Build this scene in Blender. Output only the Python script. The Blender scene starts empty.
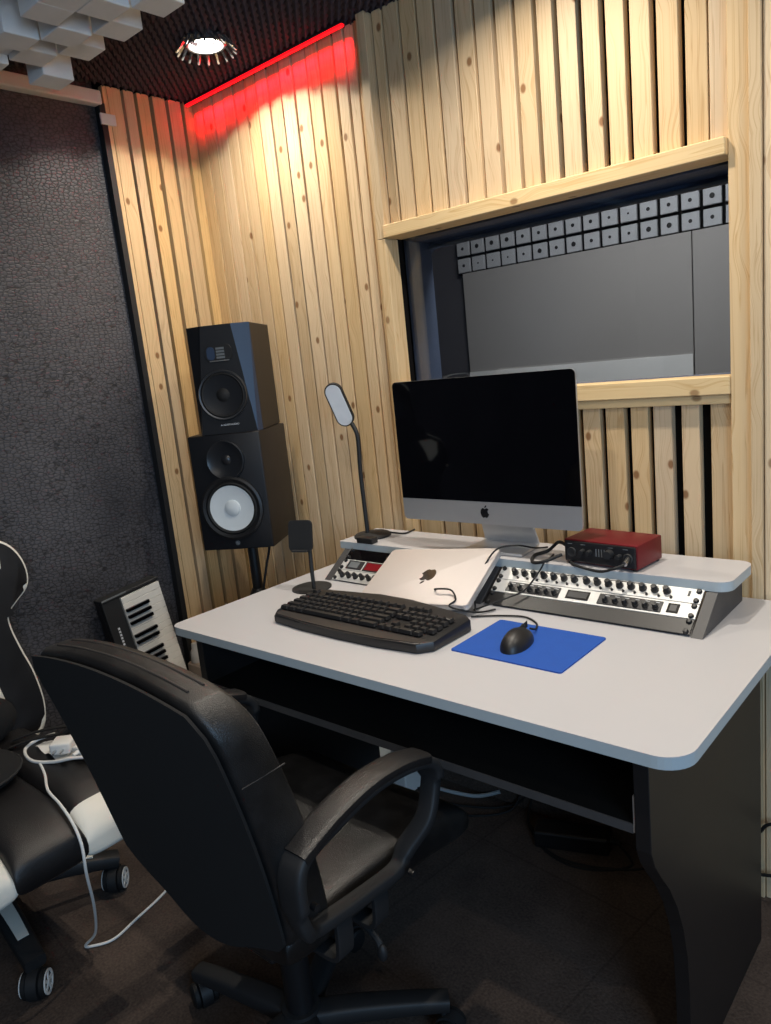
import bpy, bmesh, math, random
from mathutils import Vector, Matrix
random.seed(7)
C = bpy.context.scene.collection
PI = math.pi
def V(*a): return Vector(a)

# ------------------------------------------------------------------ materials
def newmat(name):
    m = bpy.data.materials.new(name); m.use_nodes = True
    nt = m.node_tree; b = nt.nodes['Principled BSDF']
    return m, nt, b
def lnk(nt, a, b): nt.links.new(a, b)
def node(nt, t, **kw):
    n = nt.nodes.new(t)
    for k, v in kw.items(): setattr(n, k, v)
    return n
def srgb(r, g, b):
    f = lambda c: (c/255/12.92 if c/255 <= .04045 else ((c/255+.055)/1.055)**2.4)
    return (f(r), f(g), f(b), 1)
def plain(name, col, rough=.5, metal=0, noise=.06, nscale=40, bump=0, bscale=200, emit=None, estr=0, coat=0, spec=None):
    m, nt, b = newmat(name)
    tc = node(nt, 'ShaderNodeTexCoord')
    nz = node(nt, 'ShaderNodeTexNoise'); nz.inputs['Scale'].default_value = nscale; nz.inputs['Detail'].default_value = 4
    lnk(nt, tc.outputs['Object'], nz.inputs['Vector'])
    mx = node(nt, 'ShaderNodeMixRGB'); mx.blend_type = 'MIX'
    lo = tuple(c*(1-noise*2) for c in col[:3])+(1,); hi = tuple(min(1, c*(1+noise)) for c in col[:3])+(1,)
    mx.inputs[1].default_value = lo; mx.inputs[2].default_value = hi
    lnk(nt, nz.outputs['Fac'], mx.inputs[0]); lnk(nt, mx.outputs[0], b.inputs['Base Color'])
    b.inputs['Roughness'].default_value = rough; b.inputs['Metallic'].default_value = metal
    if spec is not None: b.inputs['Specular IOR Level'].default_value = spec
    if coat: b.inputs['Coat Weight'].default_value = coat
    if bump:
        n2 = node(nt, 'ShaderNodeTexNoise'); n2.inputs['Scale'].default_value = bscale; n2.inputs['Detail'].default_value = 3
        lnk(nt, tc.outputs['Object'], n2.inputs['Vector'])
        bp = node(nt, 'ShaderNodeBump'); bp.inputs['Strength'].default_value = bump; bp.inputs['Distance'].default_value = .002
        lnk(nt, n2.outputs['Fac'], bp.inputs['Height']); lnk(nt, bp.outputs['Normal'], b.inputs['Normal'])
    if emit:
        b.inputs['Emission Color'].default_value = emit; b.inputs['Emission Strength'].default_value = estr
    return m
def math_n(nt, op, a=None, b=None, clamp=False):
    n = node(nt, 'ShaderNodeMath', operation=op); n.use_clamp = clamp
    for i, x in enumerate((a, b)):
        if x is None: continue
        if isinstance(x, (int, float)): n.inputs[i].default_value = x
        else: lnk(nt, x, n.inputs[i])
    return n.outputs[0]
def ramp(nt, fac, stops):
    r = node(nt, 'ShaderNodeValToRGB'); e = r.color_ramp.elements
    e[0].position, e[0].color = stops[0]; e[1].position, e[1].color = stops[-1]
    for p, c in stops[1:-1]:
        x = e.new(p); x.color = c
    lnk(nt, fac, r.inputs[0]); return r.outputs[0]
def wood_mat(name, base, dark, along='z', knots=1.0):
    """pine: u across the board, v along it; every loose board gets its own offset and tone"""
    m, nt, b = newmat(name)
    tc = node(nt, 'ShaderNodeTexCoord'); geo = node(nt, 'ShaderNodeNewGeometry')
    sp = node(nt, 'ShaderNodeSeparateXYZ'); lnk(nt, tc.outputs['Object'], sp.inputs[0])
    rnd = geo.outputs['Random Per Island']
    if along == 'z':
        u = math_n(nt, 'ADD', sp.outputs[0], sp.outputs[1]); v = sp.outputs[2]
    else:
        u = math_n(nt, 'ADD', sp.outputs[2], sp.outputs[1]); v = sp.outputs[0]
    off = math_n(nt, 'MULTIPLY', rnd, 53.0)
    # knots
    kc = node(nt, 'ShaderNodeCombineXYZ')
    lnk(nt, math_n(nt, 'ADD', math_n(nt, 'MULTIPLY', u, 7.5), off), kc.inputs[0])
    lnk(nt, math_n(nt, 'ADD', math_n(nt, 'MULTIPLY', v, 5.2), math_n(nt, 'MULTIPLY', off, 1.7)), kc.inputs[1])
    vo = node(nt, 'ShaderNodeTexVoronoi', voronoi_dimensions='2D', feature='F1'); vo.inputs['Scale'].default_value = 1.0
    lnk(nt, kc.outputs[0], vo.inputs['Vector'])
    vcol = node(nt, 'ShaderNodeSeparateColor'); lnk(nt, vo.outputs['Color'], vcol.inputs[0])
    mr = node(nt, 'ShaderNodeMapRange', interpolation_type='SMOOTHSTEP')
    mr.inputs[1].default_value = .035; mr.inputs[2].default_value = .075; mr.inputs[3].default_value = 1; mr.inputs[4].default_value = 0
    lnk(nt, vo.outputs['Distance'], mr.inputs[0])
    mr2 = node(nt, 'ShaderNodeMapRange', interpolation_type='SMOOTHSTEP')
    mr2.inputs[1].default_value = .0; mr2.inputs[2].default_value = .4; mr2.inputs[3].default_value = 1; mr2.inputs[4].default_value = 0
    lnk(nt, vo.outputs['Distance'], mr2.inputs[0])
    # grain
    gc = node(nt, 'ShaderNodeCombineXYZ')
    lnk(nt, math_n(nt, 'ADD', math_n(nt, 'ADD', math_n(nt, 'MULTIPLY', u, 55.0), math_n(nt, 'MULTIPLY', mr2.outputs[0], .9)), off), gc.inputs[0])
    lnk(nt, math_n(nt, 'MULTIPLY', v, 1.1), gc.inputs[1]); lnk(nt, off, gc.inputs[2])
    nz = node(nt, 'ShaderNodeTexNoise'); nz.inputs['Scale'].default_value = 1.0; nz.inputs['Detail'].default_value = 3; nz.inputs['Distortion'].default_value = .4
    lnk(nt, gc.outputs[0], nz.inputs['Vector'])
    ringv = math_n(nt, 'FRACT', math_n(nt, 'MULTIPLY', nz.outputs['Fac'], 7.0))
    g = ramp(nt, ringv, [(0, (1, 1, 1, 1)), (.7, (.86, .86, .86, 1)), (.93, (.35, .35, .35, 1)), (1, (1, 1, 1, 1))])
    mx = node(nt, 'ShaderNodeMixRGB'); mx.inputs[1].default_value = dark; mx.inputs[2].default_value = base
    lnk(nt, g, mx.inputs[0])
    hsv = node(nt, 'ShaderNodeHueSaturation'); lnk(nt, mx.outputs[0], hsv.inputs['Color'])
    lnk(nt, math_n(nt, 'ADD', math_n(nt, 'MULTIPLY', rnd, .22), .88), hsv.inputs['Value'])
    r2 = math_n(nt, 'FRACT', math_n(nt, 'MULTIPLY', rnd, 7.31))
    lnk(nt, math_n(nt, 'ADD', math_n(nt, 'MULTIPLY', r2, .25), .85), hsv.inputs['Saturation'])
    kn = node(nt, 'ShaderNodeMixRGB'); kn.inputs[2].default_value = srgb(122, 78, 42)
    lnk(nt, math_n(nt, 'MULTIPLY', math_n(nt, 'MULTIPLY', mr.outputs[0], math_n(nt, 'GREATER_THAN', vcol.outputs[0], .42)), .85*knots), kn.inputs[0]); lnk(nt, hsv.outputs[0], kn.inputs[1])
    lnk(nt, kn.outputs[0], b.inputs['Base Color'])
    b.inputs['Roughness'].default_value = .55; b.inputs['Specular IOR Level'].default_value = .3
    bp = node(nt, 'ShaderNodeBump'); bp.inputs['Strength'].default_value = .12; bp.inputs['Distance'].default_value = .001
    lnk(nt, g, bp.inputs['Height']); lnk(nt, bp.outputs['Normal'], b.inputs['Normal'])
    return m
def croc_mat():
    m, nt, b = newmat('crocodile_wallpaper')
    tc = node(nt, 'ShaderNodeTexCoord'); mp = node(nt, 'ShaderNodeMapping')
    mp.inputs['Scale'].default_value = (1, 62, 100)
    lnk(nt, tc.outputs['Object'], mp.inputs['Vector'])
    nz = node(nt, 'ShaderNodeTexNoise'); nz.inputs['Scale'].default_value = 3; lnk(nt, tc.outputs['Object'], nz.inputs['Vector'])
    mxv = node(nt, 'ShaderNodeMixRGB', blend_type='ADD'); mxv.inputs[0].default_value = .9
    lnk(nt, mp.outputs[0], mxv.inputs[1]); lnk(nt, nz.outputs['Color'], mxv.inputs[2])
    vo = node(nt, 'ShaderNodeTexVoronoi', feature='DISTANCE_TO_EDGE'); vo.inputs['Scale'].default_value = 1; vo.inputs['Randomness'].default_value = .75
    lnk(nt, mxv.outputs[0], vo.inputs['Vector'])
    h = ramp(nt, vo.outputs['Distance'], [(0, (0, 0, 0, 1)), (.12, (.7, .7, .7, 1)), (.5, (1, 1, 1, 1))])
    n2 = node(nt, 'ShaderNodeTexNoise'); n2.inputs['Scale'].default_value = 2.2; n2.inputs['Detail'].default_value = 6; n2.inputs['Roughness'].default_value = .65
    lnk(nt, tc.outputs['Object'], n2.inputs['Vector'])
    c1 = ramp(nt, n2.outputs['Fac'], [(.35, srgb(62, 62, 68)), (.65, srgb(92, 91, 96))])
    mx = node(nt, 'ShaderNodeMixRGB', blend_type='MULTIPLY'); mx.inputs[0].default_value = .8
    lnk(nt, c1, mx.inputs[1]); lnk(nt, h, mx.inputs[2]); lnk(nt, mx.outputs[0], b.inputs['Base Color'])
    b.inputs['Roughness'].default_value = .5
    bp = node(nt, 'ShaderNodeBump'); bp.inputs['Strength'].default_value = .4; bp.inputs['Distance'].default_value = .003
    lnk(nt, h, bp.inputs['Height']); lnk(nt, bp.outputs['Normal'], b.inputs['Normal'])
    return m
def leather_mat(name, col, rough=.42, worn=0):
    m, nt, b = newmat(name)
    tc = node(nt, 'ShaderNodeTexCoord')
    vo = node(nt, 'ShaderNodeTexVoronoi', feature='DISTANCE_TO_EDGE'); vo.inputs['Scale'].default_value = 330
    lnk(nt, tc.outputs['Object'], vo.inputs['Vector'])
    h = ramp(nt, vo.outputs['Distance'], [(0, (0, 0, 0, 1)), (.2, (1, 1, 1, 1))])
    nz = node(nt, 'ShaderNodeTexNoise'); nz.inputs['Scale'].default_value = 9; nz.inputs['Detail'].default_value = 7; nz.inputs['Roughness'].default_value = .7
    lnk(nt, tc.outputs['Object'], nz.inputs['Vector'])
    wear = ramp(nt, nz.outputs['Fac'], [(.45, (0, 0, 0, 1)), (.72, (1, 1, 1, 1))])
    mx = node(nt, 'ShaderNodeMixRGB'); mx.inputs[1].default_value = col
    mx.inputs[2].default_value = tuple(min(1, c*2.2+.012) for c in col[:3])+(1,)
    lnk(nt, math_n(nt, 'MULTIPLY', wear, worn), mx.inputs[0]); lnk(nt, mx.outputs[0], b.inputs['Base Color'])
    lnk(nt, math_n(nt, 'ADD', math_n(nt, 'MULTIPLY', nz.outputs['Fac'], .2), rough-.1), b.inputs['Roughness'])
    bp = node(nt, 'ShaderNodeBump'); bp.inputs['Strength'].default_value = .25; bp.inputs['Distance'].default_value = .001
    n3 = node(nt, 'ShaderNodeTexNoise'); n3.inputs['Scale'].default_value = 22; n3.inputs['Detail'].default_value = 5
    lnk(nt, tc.outputs['Object'], n3.inputs['Vector'])
    hh = math_n(nt, 'ADD', math_n(nt, 'MULTIPLY', n3.outputs['Fac'], 3.0), h)
    lnk(nt, hh, bp.inputs['Height']); lnk(nt, bp.outputs['Normal'], b.inputs['Normal'])
    return m
def carpet_mat():
    m, nt, b = newmat('dark_carpet_tiles')
    tc = node(nt, 'ShaderNodeTexCoord')
    n1 = node(nt, 'ShaderNodeTexNoise'); n1.inputs['Scale'].default_value = 160; n1.inputs['Detail'].default_value = 6
    n2 = node(nt, 'ShaderNodeTexNoise'); n2.inputs['Scale'].default_value = 4; n2.inputs['Detail'].default_value = 8; n2.inputs['Roughness'].default_value = .7
    for n in (n1, n2): lnk(nt, tc.outputs['Object'], n.inputs['Vector'])
    f = math_n(nt, 'ADD', math_n(nt, 'MULTIPLY', n1.outputs['Fac'], .5), math_n(nt, 'MULTIPLY', n2.outputs['Fac'], .6))
    c = ramp(nt, f, [(.35, srgb(56, 48, 44)), (.75, srgb(102, 89, 81))])
    mp = node(nt, 'ShaderNodeMapping'); mp.inputs['Location'].default_value = (.33, .1, 0); mp.inputs['Rotation'].default_value = (0, 0, .12)
    lnk(nt, tc.outputs['Object'], mp.inputs['Vector'])
    br = node(nt, 'ShaderNodeTexBrick'); br.offset = 0.0; br.inputs['Scale'].default_value = 1
    br.inputs['Color1'].default_value = (1, 1, 1, 1); br.inputs['Color2'].default_value = (.86, .86, .86, 1); br.inputs['Mortar'].default_value = (.75, .75, .75, 1)
    br.inputs['Mortar Size'].default_value = .003; br.inputs['Brick Width'].default_value = .5; br.inputs['Row Height'].default_value = .5
    lnk(nt, mp.outputs[0], br.inputs['Vector'])
    mx = node(nt, 'ShaderNodeMixRGB', blend_type='MULTIPLY'); mx.inputs[0].default_value = 1
    lnk(nt, c, mx.inputs[1]); lnk(nt, br.outputs['Color'], mx.inputs[2]); lnk(nt, mx.outputs[0], b.inputs['Base Color'])
    b.inputs['Roughness'].default_value = .95; b.inputs['Specular IOR Level'].default_value = .1
    bp = node(nt, 'ShaderNodeBump'); bp.inputs['Strength'].default_value = .5; bp.inputs['Distance'].default_value = .004
    lnk(nt, n1.outputs['Fac'], bp.inputs['Height']); lnk(nt, bp.outputs['Normal'], b.inputs['Normal'])
    return m
def glass_mat():
    m = bpy.data.materials.new('window_glass'); m.use_nodes = True; nt = m.node_tree
    nt.nodes.remove(nt.nodes['Principled BSDF']); out = nt.nodes['Material Output']
    tr = node(nt, 'ShaderNodeBsdfTransparent'); tr.inputs[0].default_value = (.82, .86, .9, 1)
    gl = node(nt, 'ShaderNodeBsdfGlossy'); gl.inputs['Roughness'].default_value = .01; gl.inputs[0].default_value = (.9, .93, 1, 1)
    fr = node(nt, 'ShaderNodeFresnel'); fr.inputs[0].default_value = 1.5
    mx = node(nt, 'ShaderNodeMixShader'); lnk(nt, fr.outputs[0], mx.inputs[0])
    lnk(nt, tr.outputs[0], mx.inputs[1]); lnk(nt, gl.outputs[0], mx.inputs[2]); lnk(nt, mx.outputs[0], out.inputs[0])
    return m
M = {}
M['slat'] = wood_mat('pine_slats', srgb(214, 186, 146), srgb(180, 143, 98))
M['slat_left'] = wood_mat('pine_slats_left', srgb(212, 180, 132), srgb(176, 138, 90))
M['board'] = wood_mat('pine_board_upright', srgb(218, 192, 154), srgb(186, 150, 106), knots=.8)
M['rail'] = wood_mat('pine_board_level', srgb(224, 198, 156), srgb(196, 160, 112), along='x', knots=.8)
M['backing'] = plain('black_felt_backing', srgb(14, 13, 13), .95, spec=.1)
M['croc'] = croc_mat()
M['carpet'] = carpet_mat()
M['foam'] = plain('black_pyramid_foam', srgb(78, 68, 72), .95, noise=.15, nscale=90, spec=.1)
M['poly'] = plain('white_polystyrene', srgb(225, 224, 222), .85, noise=.03, bump=.1, bscale=400)
M['white_plastic'] = plain('white_plastic', srgb(222, 221, 217), .42, noise=.02)
M['laminate'] = plain('white_laminate', srgb(188, 187, 190), .38, noise=.015, nscale=6)
M['edge'] = plain('grey_edge_band', srgb(176, 186, 190), .4, noise=.02)
M['black_board'] = plain('black_laminate', srgb(26, 25, 26), .42, noise=.1, bump=.04)
M['shade_black'] = plain('shade_black_board', srgb(12, 12, 12), .9, spec=.15)  # shade of the compartment under the desktop put into the colour
M['grey_board'] = plain('dark_grey_laminate', srgb(66, 65, 66), .5, noise=.12, bump=.06)
M['black_plastic'] = plain('black_plastic', srgb(24, 24, 26), .42, noise=.05, bump=.05, bscale=500)
M['sheen_grey'] = plain('sheen_grey_plastic', srgb(58, 54, 52), .38, noise=.1)  # sheen on the black wrist rest put into the base colour
M['soft_black'] = plain('soft_black_plastic', srgb(30, 31, 33), .6, noise=.05)
M['gloss_black'] = plain('gloss_black_glass', srgb(5, 5, 8), .04, noise=0, spec=.5)
M['vinyl'] = plain('black_vinyl_cabinet', srgb(32, 28, 27), .5, noise=.12, nscale=200, bump=.15, bscale=600)
M['baffle'] = plain('black_baffle', srgb(20, 22, 27), .45, noise=.06)
M['bevel'] = plain('blue_lit_bevel', srgb(46, 62, 86), .35)  # black speaker front with bluish light put into the colour
M['rubber'] = plain('black_rubber', srgb(16, 16, 17), .7)
M['cone_black'] = plain('black_cone', srgb(30, 32, 36), .3, noise=.08)
M['cone_white'] = plain('white_cone', srgb(214, 220, 222), .55, noise=.03)
M['steel'] = plain('brushed_steel', srgb(190, 190, 190), .3, 1, noise=.04)
M['dark_ring'] = plain('gunmetal_ring', srgb(96, 98, 102), .3, .8)
M['chrome'] = plain('chrome', srgb(220, 220, 222), .12, 1, noise=.01)
M['alu'] = plain('silver_aluminium', srgb(205, 206, 208), .38, .75, noise=.015)
M['alu_warm'] = plain('laptop_aluminium', srgb(206, 196, 190), .55, .25, noise=.015)
M['logo'] = plain('dark_logo', srgb(22, 22, 24), .25)
M['logo_mirror'] = plain('mirror_logo', srgb(120, 112, 104), .15, 1)
M['red_alu'] = plain('red_aluminium', srgb(112, 20, 30), .42, .3, noise=.05, nscale=200)
M['face_silver'] = plain('silver_faceplate', srgb(206, 205, 202), .45, .3, noise=.05, nscale=120)
M['face_dark'] = plain('dark_faceplate', srgb(44, 44, 46), .4, .2)
M['mark'] = plain('panel_markings', srgb(60, 60, 62), .5)
M['white_mark'] = plain('white_print', srgb(205, 208, 212), .5)
M['red_lcd'] = plain('red_display', srgb(120, 24, 30), .2, emit=(.5, .03, .04, 1), estr=.03)
M['grey_lcd'] = plain('grey_display', srgb(112, 116, 118), .2)
M['meter'] = plain('smoked_meter_glass', srgb(48, 46, 44), .12)
M['leather'] = leather_mat('black_bonded_leather', srgb(21, 20, 20), .40, .5)
M['leather2'] = leather_mat('black_pu_leather', srgb(25, 24, 25), .38, .2)
M['white_leather'] = leather_mat('white_pu_leather', srgb(226, 222, 210), .42, 0)
M['thread'] = plain('worn_seam_thread', srgb(52, 48, 46), .7)
M['fabric'] = plain('black_cloth', srgb(11, 11, 13), .9, bump=.4, bscale=900)
M['blue_cloth'] = plain('blue_cloth', srgb(22, 76, 164), .85, noise=.05, bump=.2, bscale=900)
M['lamp_face'] = plain('lamp_diffuser', srgb(226, 230, 234), .35)
M['key_white'] = plain('ivory_keys', srgb(226, 222, 214), .3, noise=.02)
M['dark_grey_room'] = plain('dark_grey_paint', srgb(70, 68, 72), .8)
M['grey_room'] = plain('grey_paint', srgb(150, 146, 142), .75, noise=.04, nscale=3)
M['tile_grey'] = plain('grey_foam_tile', srgb(165, 166, 168), .9)
M['blue_reveal'] = plain('slate_blue_reveal', srgb(96, 108, 132), .6, noise=.1, nscale=10)
M['rear_wall'] = plain('charcoal_wall', srgb(120, 116, 114), .9)
M['pale_box'] = plain('pale_beige_card', srgb(206, 186, 168), .8)
M['glass'] = glass_mat()
M['bulb'] = plain('lit_lamp_lens', (1, 1, 1, 1), .3, emit=(1, .95, .82, 1), estr=28)
M['led_red'] = plain('red_led_lens', (.8, .02, .02, 1), .3, emit=(1, .004, .01, 1), estr=1.6)
M['crystal'] = plain('crystal_ring', srgb(220, 220, 215), .08, .9, noise=.02)

# ------------------------------------------------------------------ mesh helpers
class MB:
    def __init__(s): s.bm = bmesh.new()
    def _xf(s, vs, mat):
        if mat is not None: bmesh.ops.transform(s.bm, matrix=mat, verts=vs)
    def box(s, x0, y0, z0, x1, y1, z1, bev=0, seg=2, mat=None):
        r = bmesh.ops.create_cube(s.bm, size=1); vs = r['verts']
        for v in vs: v.co = V((x0+x1)/2+v.co.x*(x1-x0), (y0+y1)/2+v.co.y*(y1-y0), (z0+z1)/2+v.co.z*(z1-z0))
        s._xf(vs, mat)
        if bev:
            es = list({e for v in vs for e in v.link_edges})
            bmesh.ops.bevel(s.bm, geom=es, offset=bev, segments=seg, profile=.5, affect='EDGES')
        return s
    def cyl(s, p0, p1, r0, r1=None, n=24, cap=True):
        r1 = r0 if r1 is None else r1
        p0, p1 = Vector(p0), Vector(p1); d = p1-p0
        q = d.to_track_quat('Z', 'Y').to_matrix().to_4x4()
        bmesh.ops.create_cone(s.bm, cap_ends=cap, segments=n, radius1=r0, radius2=r1, depth=d.length, matrix=Matrix.Translation((p0+p1)/2) @ q)
        return s
    def sphere(s, c, rx, ry=None, rz=None, n=20, mat=None):
        ry = ry or rx; rz = rz or rx
        r = bmesh.ops.create_uvsphere(s.bm, u_segments=n, v_segments=max(8, n//2), radius=1)
        for v in r['verts']: v.co = V(c[0]+v.co.x*rx, c[1]+v.co.y*ry, c[2]+v.co.z*rz)
        s._xf(r['verts'], mat); return s
    def lathe(s, prof, mat=None, n=32):
        """prof: (radius, height) list, turned round local z"""
        rings = []; allv = []
        for r, h in prof:
            if r < 1e-6: ring = [s.bm.verts.new((0, 0, h))]
            else: ring = [s.bm.verts.new((r*math.cos(2*PI*i/n), r*math.sin(2*PI*i/n), h)) for i in range(n)]
            rings.append(ring); allv += ring
        for a, b in zip(rings, rings[1:]):
            for i in range(n):
                j = (i+1) % n
                if len(a) == 1 and len(b) == 1: continue
                if len(a) == 1: s.bm.faces.new((a[0], b[i], b[j]))
                elif len(b) == 1: s.bm.faces.new((a[i], b[0], a[j]))
                else: s.bm.faces.new((a[i], a[j], b[j], b[i]))
        s._xf(allv, mat); return s
    def prism(s, pts, a, b, axis='z', bev=0, seg=3, mat=None):
        """polygon pts extruded from a to b along axis; x: (y,z) points, y: (x,z), z: (x,y)"""
        f = {'x': lambda p, t: (t, p[0], p[1]), 'y': lambda p, t: (p[0], t, p[1]), 'z': lambda p, t: (p[0], p[1], t)}[axis]
        A = [s.bm.verts.new(f(p, a)) for p in pts]; B = [s.bm.verts.new(f(p, b)) for p in pts]
        fa = s.bm.faces.new(A); fb = s.bm.faces.new(B[::-1]); n = len(pts)
        for i in range(n): s.bm.faces.new((A[i], B[i], B[(i+1) % n], A[(i+1) % n]))
        s._xf(A+B, mat)
        if bev: bmesh.ops.bevel(s.bm, geom=list(fa.edges)+list(fb.edges), offset=bev, segments=seg, profile=.5, affect='EDGES')
        return s
    def tube(s, pts, r, n=8, smooth=6, closed=False):
        P = [Vector(p) for p in pts]
        if smooth and len(P) > 2: P = catmull(P, smooth, closed)
        m = len(P); rings = []; up = V(0, 0, 1)
        t0 = (P[1]-P[0]).normalized()
        nrm = t0.orthogonal().normalized()
        for i, p in enumerate(P):
            t = (P[min(i+1, m-1)]-P[max(i-1, 0)])
            if closed: t = P[(i+1) % m]-P[(i-1) % m]
            t = t.normalized() if t.length > 1e-9 else t0
            nrm = (nrm-t*nrm.dot(t)).normalized(); bn = t.cross(nrm)
            rr = r(i/(m-1)) if callable(r) else r
            rings.append([s.bm.verts.new(p+rr*(math.cos(2*PI*k/n)*nrm+math.sin(2*PI*k/n)*bn)) for k in range(n)])
        rng = range(m if closed else m-1)
        for i in rng:
            a, b = rings[i], rings[(i+1) % m]
            for k in range(n): s.bm.faces.new((a[k], a[(k+1) % n], b[(k+1) % n], b[k]))
        if not closed:
            s.bm.faces.new(rings[0][::-1]); s.bm.faces.new(rings[-1])
        return s
    def sweep(s, pts, w, h, smooth=6, closed=False, side=V(1, 0, 0), rnd=.3):
        """rounded rectangular section (w along side, h across) swept along pts"""
        P = [Vector(p) for p in pts]
        if smooth: P = catmull(P, smooth, closed)
        m = len(P); rings = []
        for i, p in enumerate(P):
            t = (P[(i+1) % m]-P[(i-1) % m]) if closed else (P[min(i+1, m-1)]-P[max(i-1, 0)])
            t.normalize(); sd = (side-t*side.dot(t)).normalized(); o = t.cross(sd)
            ww = w(i/(m-1)) if callable(w) else w; hh = h(i/(m-1)) if callable(h) else h
            ring = []
            for k in range(16):
                a = 2*PI*k/16; ca, sa = math.cos(a), math.sin(a); e = rnd
                x = math.copysign(abs(ca)**e, ca)*ww/2; y = math.copysign(abs(sa)**e, sa)*hh/2
                ring.append(s.bm.verts.new(p+sd*x+o*y))
            rings.append(ring)
        for i in range(m if closed else m-1):
            a, b = rings[i], rings[(i+1) % m]
            for k in range(16): s.bm.faces.new((a[k], a[(k+1) % 16], b[(k+1) % 16], b[k]))
        if not closed:
            s.bm.faces.new(rings[0][::-1]); s.bm.faces.new(rings[-1])
        return s
    def cushion(s, f, hw, t0, t1, nu=24, nv=24, p=4.0, edge=.25):
        """pillow: f(u,v,d) -> point, u across in -1..1, v along in 0..1, d -t0..t1 depth"""
        def rim(a): return (max(0, 1-abs(a)**p))**(1/p)
        G = []
        us = [-math.cos(PI*i/nu) for i in range(nu+1)]; vs = [(1-math.cos(PI*j/nv))/2 for j in range(nv+1)]
        for sgn, th in ((-1, t0), (1, t1)):
            G.append([[s.bm.verts.new(f(u, v, sgn*th*rim(u)*rim(2*v-1))) for u in us] for v in vs])
        for k, g in enumerate(G):
            for j in range(nv):
                for i in range(nu):
                    q = (g[j][i], g[j][i+1], g[j+1][i+1], g[j+1][i])
                    s.bm.faces.new(q if k else q[::-1])
        bmesh.ops.remove_doubles(s.bm, verts=s.bm.verts[:], dist=1e-5)
        return s
    def xf(s, mat): bmesh.ops.transform(s.bm, matrix=mat, verts=s.bm.verts[:]); return s
    def build(s, name, m, parent=None, smooth=False, angle=35):
        bmesh.ops.recalc_face_normals(s.bm, faces=s.bm.faces[:])
        me = bpy.data.meshes.new(name)
        if smooth:
            for f in s.bm.faces: f.smooth = True
            lim = math.radians(angle)
            for e in s.bm.edges:
                if len(e.link_faces) == 2 and e.calc_face_angle(0) > lim: e.smooth = False
        s.bm.to_mesh(me); s.bm.free()
        me.materials.append(M[m])
        o = bpy.data.objects.new(name, me); C.objects.link(o)
        if parent: o.parent = parent
        return o
def catmull(P, k, closed=False):
    out = []; n = len(P)
    for i in range(n if closed else n-1):
        if closed: a, b, c, d = P[(i-1) % n], P[i], P[(i+1) % n], P[(i+2) % n]
        else: a, b, c, d = P[max(i-1, 0)], P[i], P[i+1], P[min(i+2, n-1)]
        for j in range(k):
            t = j/k
            out.append(.5*((2*b)+(c-a)*t+(2*a-5*b+4*c-d)*t*t+(3*b-a-3*c+d)*t**3))
    if not closed: out.append(P[-1].copy())
    return out
def rrect(x0, y0, x1, y1, r, n=6):
    """rounded rectangle; r one radius or four (x0y0, x1y0, x1y1, x0y1)"""
    rs = r if isinstance(r, (tuple, list)) else (r,)*4
    out = []
    for (cx, cy, a, q) in ((x0, y0, PI, 0), (x1, y0, 1.5*PI, 1), (x1, y1, 0, 2), (x0, y1, .5*PI, 3)):
        rr = rs[q]; ox = cx+(rr if q in (0, 3) else -rr); oy = cy+(rr if q in (0, 1) else -rr)
        if rr < 1e-6: out.append((cx, cy)); continue
        for i in range(n+1):
            t = a+i/n*PI/2; out.append((ox+rr*math.cos(t), oy+rr*math.sin(t)))
    return out
def thing(name, label, cat, loc=(0, 0, 0), rz=0, group=None):
    o = bpy.data.objects.new(name, None); C.objects.link(o); o.empty_display_size = .05
    o.location = loc; o.rotation_euler = (0, 0, rz); o['label'] = label; o['category'] = cat
    if group: o['group'] = group
    return o
def tag(o, label, cat, group=None):
    o['label'] = label; o['category'] = cat
    if group: o['group'] = group
    return o
def struct(o): o['kind'] = 'structure'; return o
def part_copy(o, loc=None, rot=None):
    c = o.copy(); C.objects.link(c)
    if loc is not None: c.location = loc
    if rot is not None: c.rotation_euler = rot
    return c
def text_obj(txt, size, mat4, name, m, parent):
    cu = bpy.data.curves.new(name, 'FONT'); cu.body = txt; cu.size = size; cu.align_x = 'CENTER'; cu.align_y = 'CENTER'; cu.extrude = .0002
    t = bpy.data.objects.new(name+'_src', cu); C.objects.link(t)
    me = bpy.data.meshes.new_from_object(t.evaluated_get(bpy.context.evaluated_depsgraph_get()))
    bpy.data.objects.remove(t); bpy.data.curves.remove(cu)
    me.transform(mat4); me.materials.clear(); me.materials.append(M[m])
    o = bpy.data.objects.new(name, me); C.objects.link(o); o.parent = parent
    return o
FRUIT = [(0, .36), (.10, .41), (.22, .45), (.35, .41), (.44, .31), (.365, .24), (.325, .14), (.33, .03), (.385, -.07), (.48, -.13),
         (.42, -.27), (.32, -.42), (.21, -.51), (.11, -.50), (0, -.46), (-.11, -.50), (-.21, -.51), (-.33, -.41), (-.43, -.25), (-.48, -.05),
         (-.47, .15), (-.40, .31), (-.29, .42), (-.17, .45), (-.07, .40)]
LEAF = [(0, .48), (.01, .58), (.08, .69), (.20, .75), (.20, .63), (.12, .52)]
def emblem(size, mat4, m, parent):
    b = MB()
    for poly in (FRUIT, LEAF):
        P = [p[:2] for p in catmull([V(x*size, y*size, 0) for x, y in poly], 4, True)]
        b.prism(P, 0, .0006, 'z')
    b.xf(mat4)
    return b.build('logo', m, parent)
def RX(a): return Matrix.Rotation(a, 4, 'X')
def RY(a): return Matrix.Rotation(a, 4, 'Y')
def RZ(a): return Matrix.Rotation(a, 4, 'Z')
def TR(*a): return Matrix.Translation(a)

# ================================================================== THE ROOM
XL, YW, ZC = -2.275, 1.756, 2.292
b = MB().box(-2.5, -1.9, -.08, 1.9, 3.4, 0); struct(b.build('floor', 'carpet'))
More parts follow.
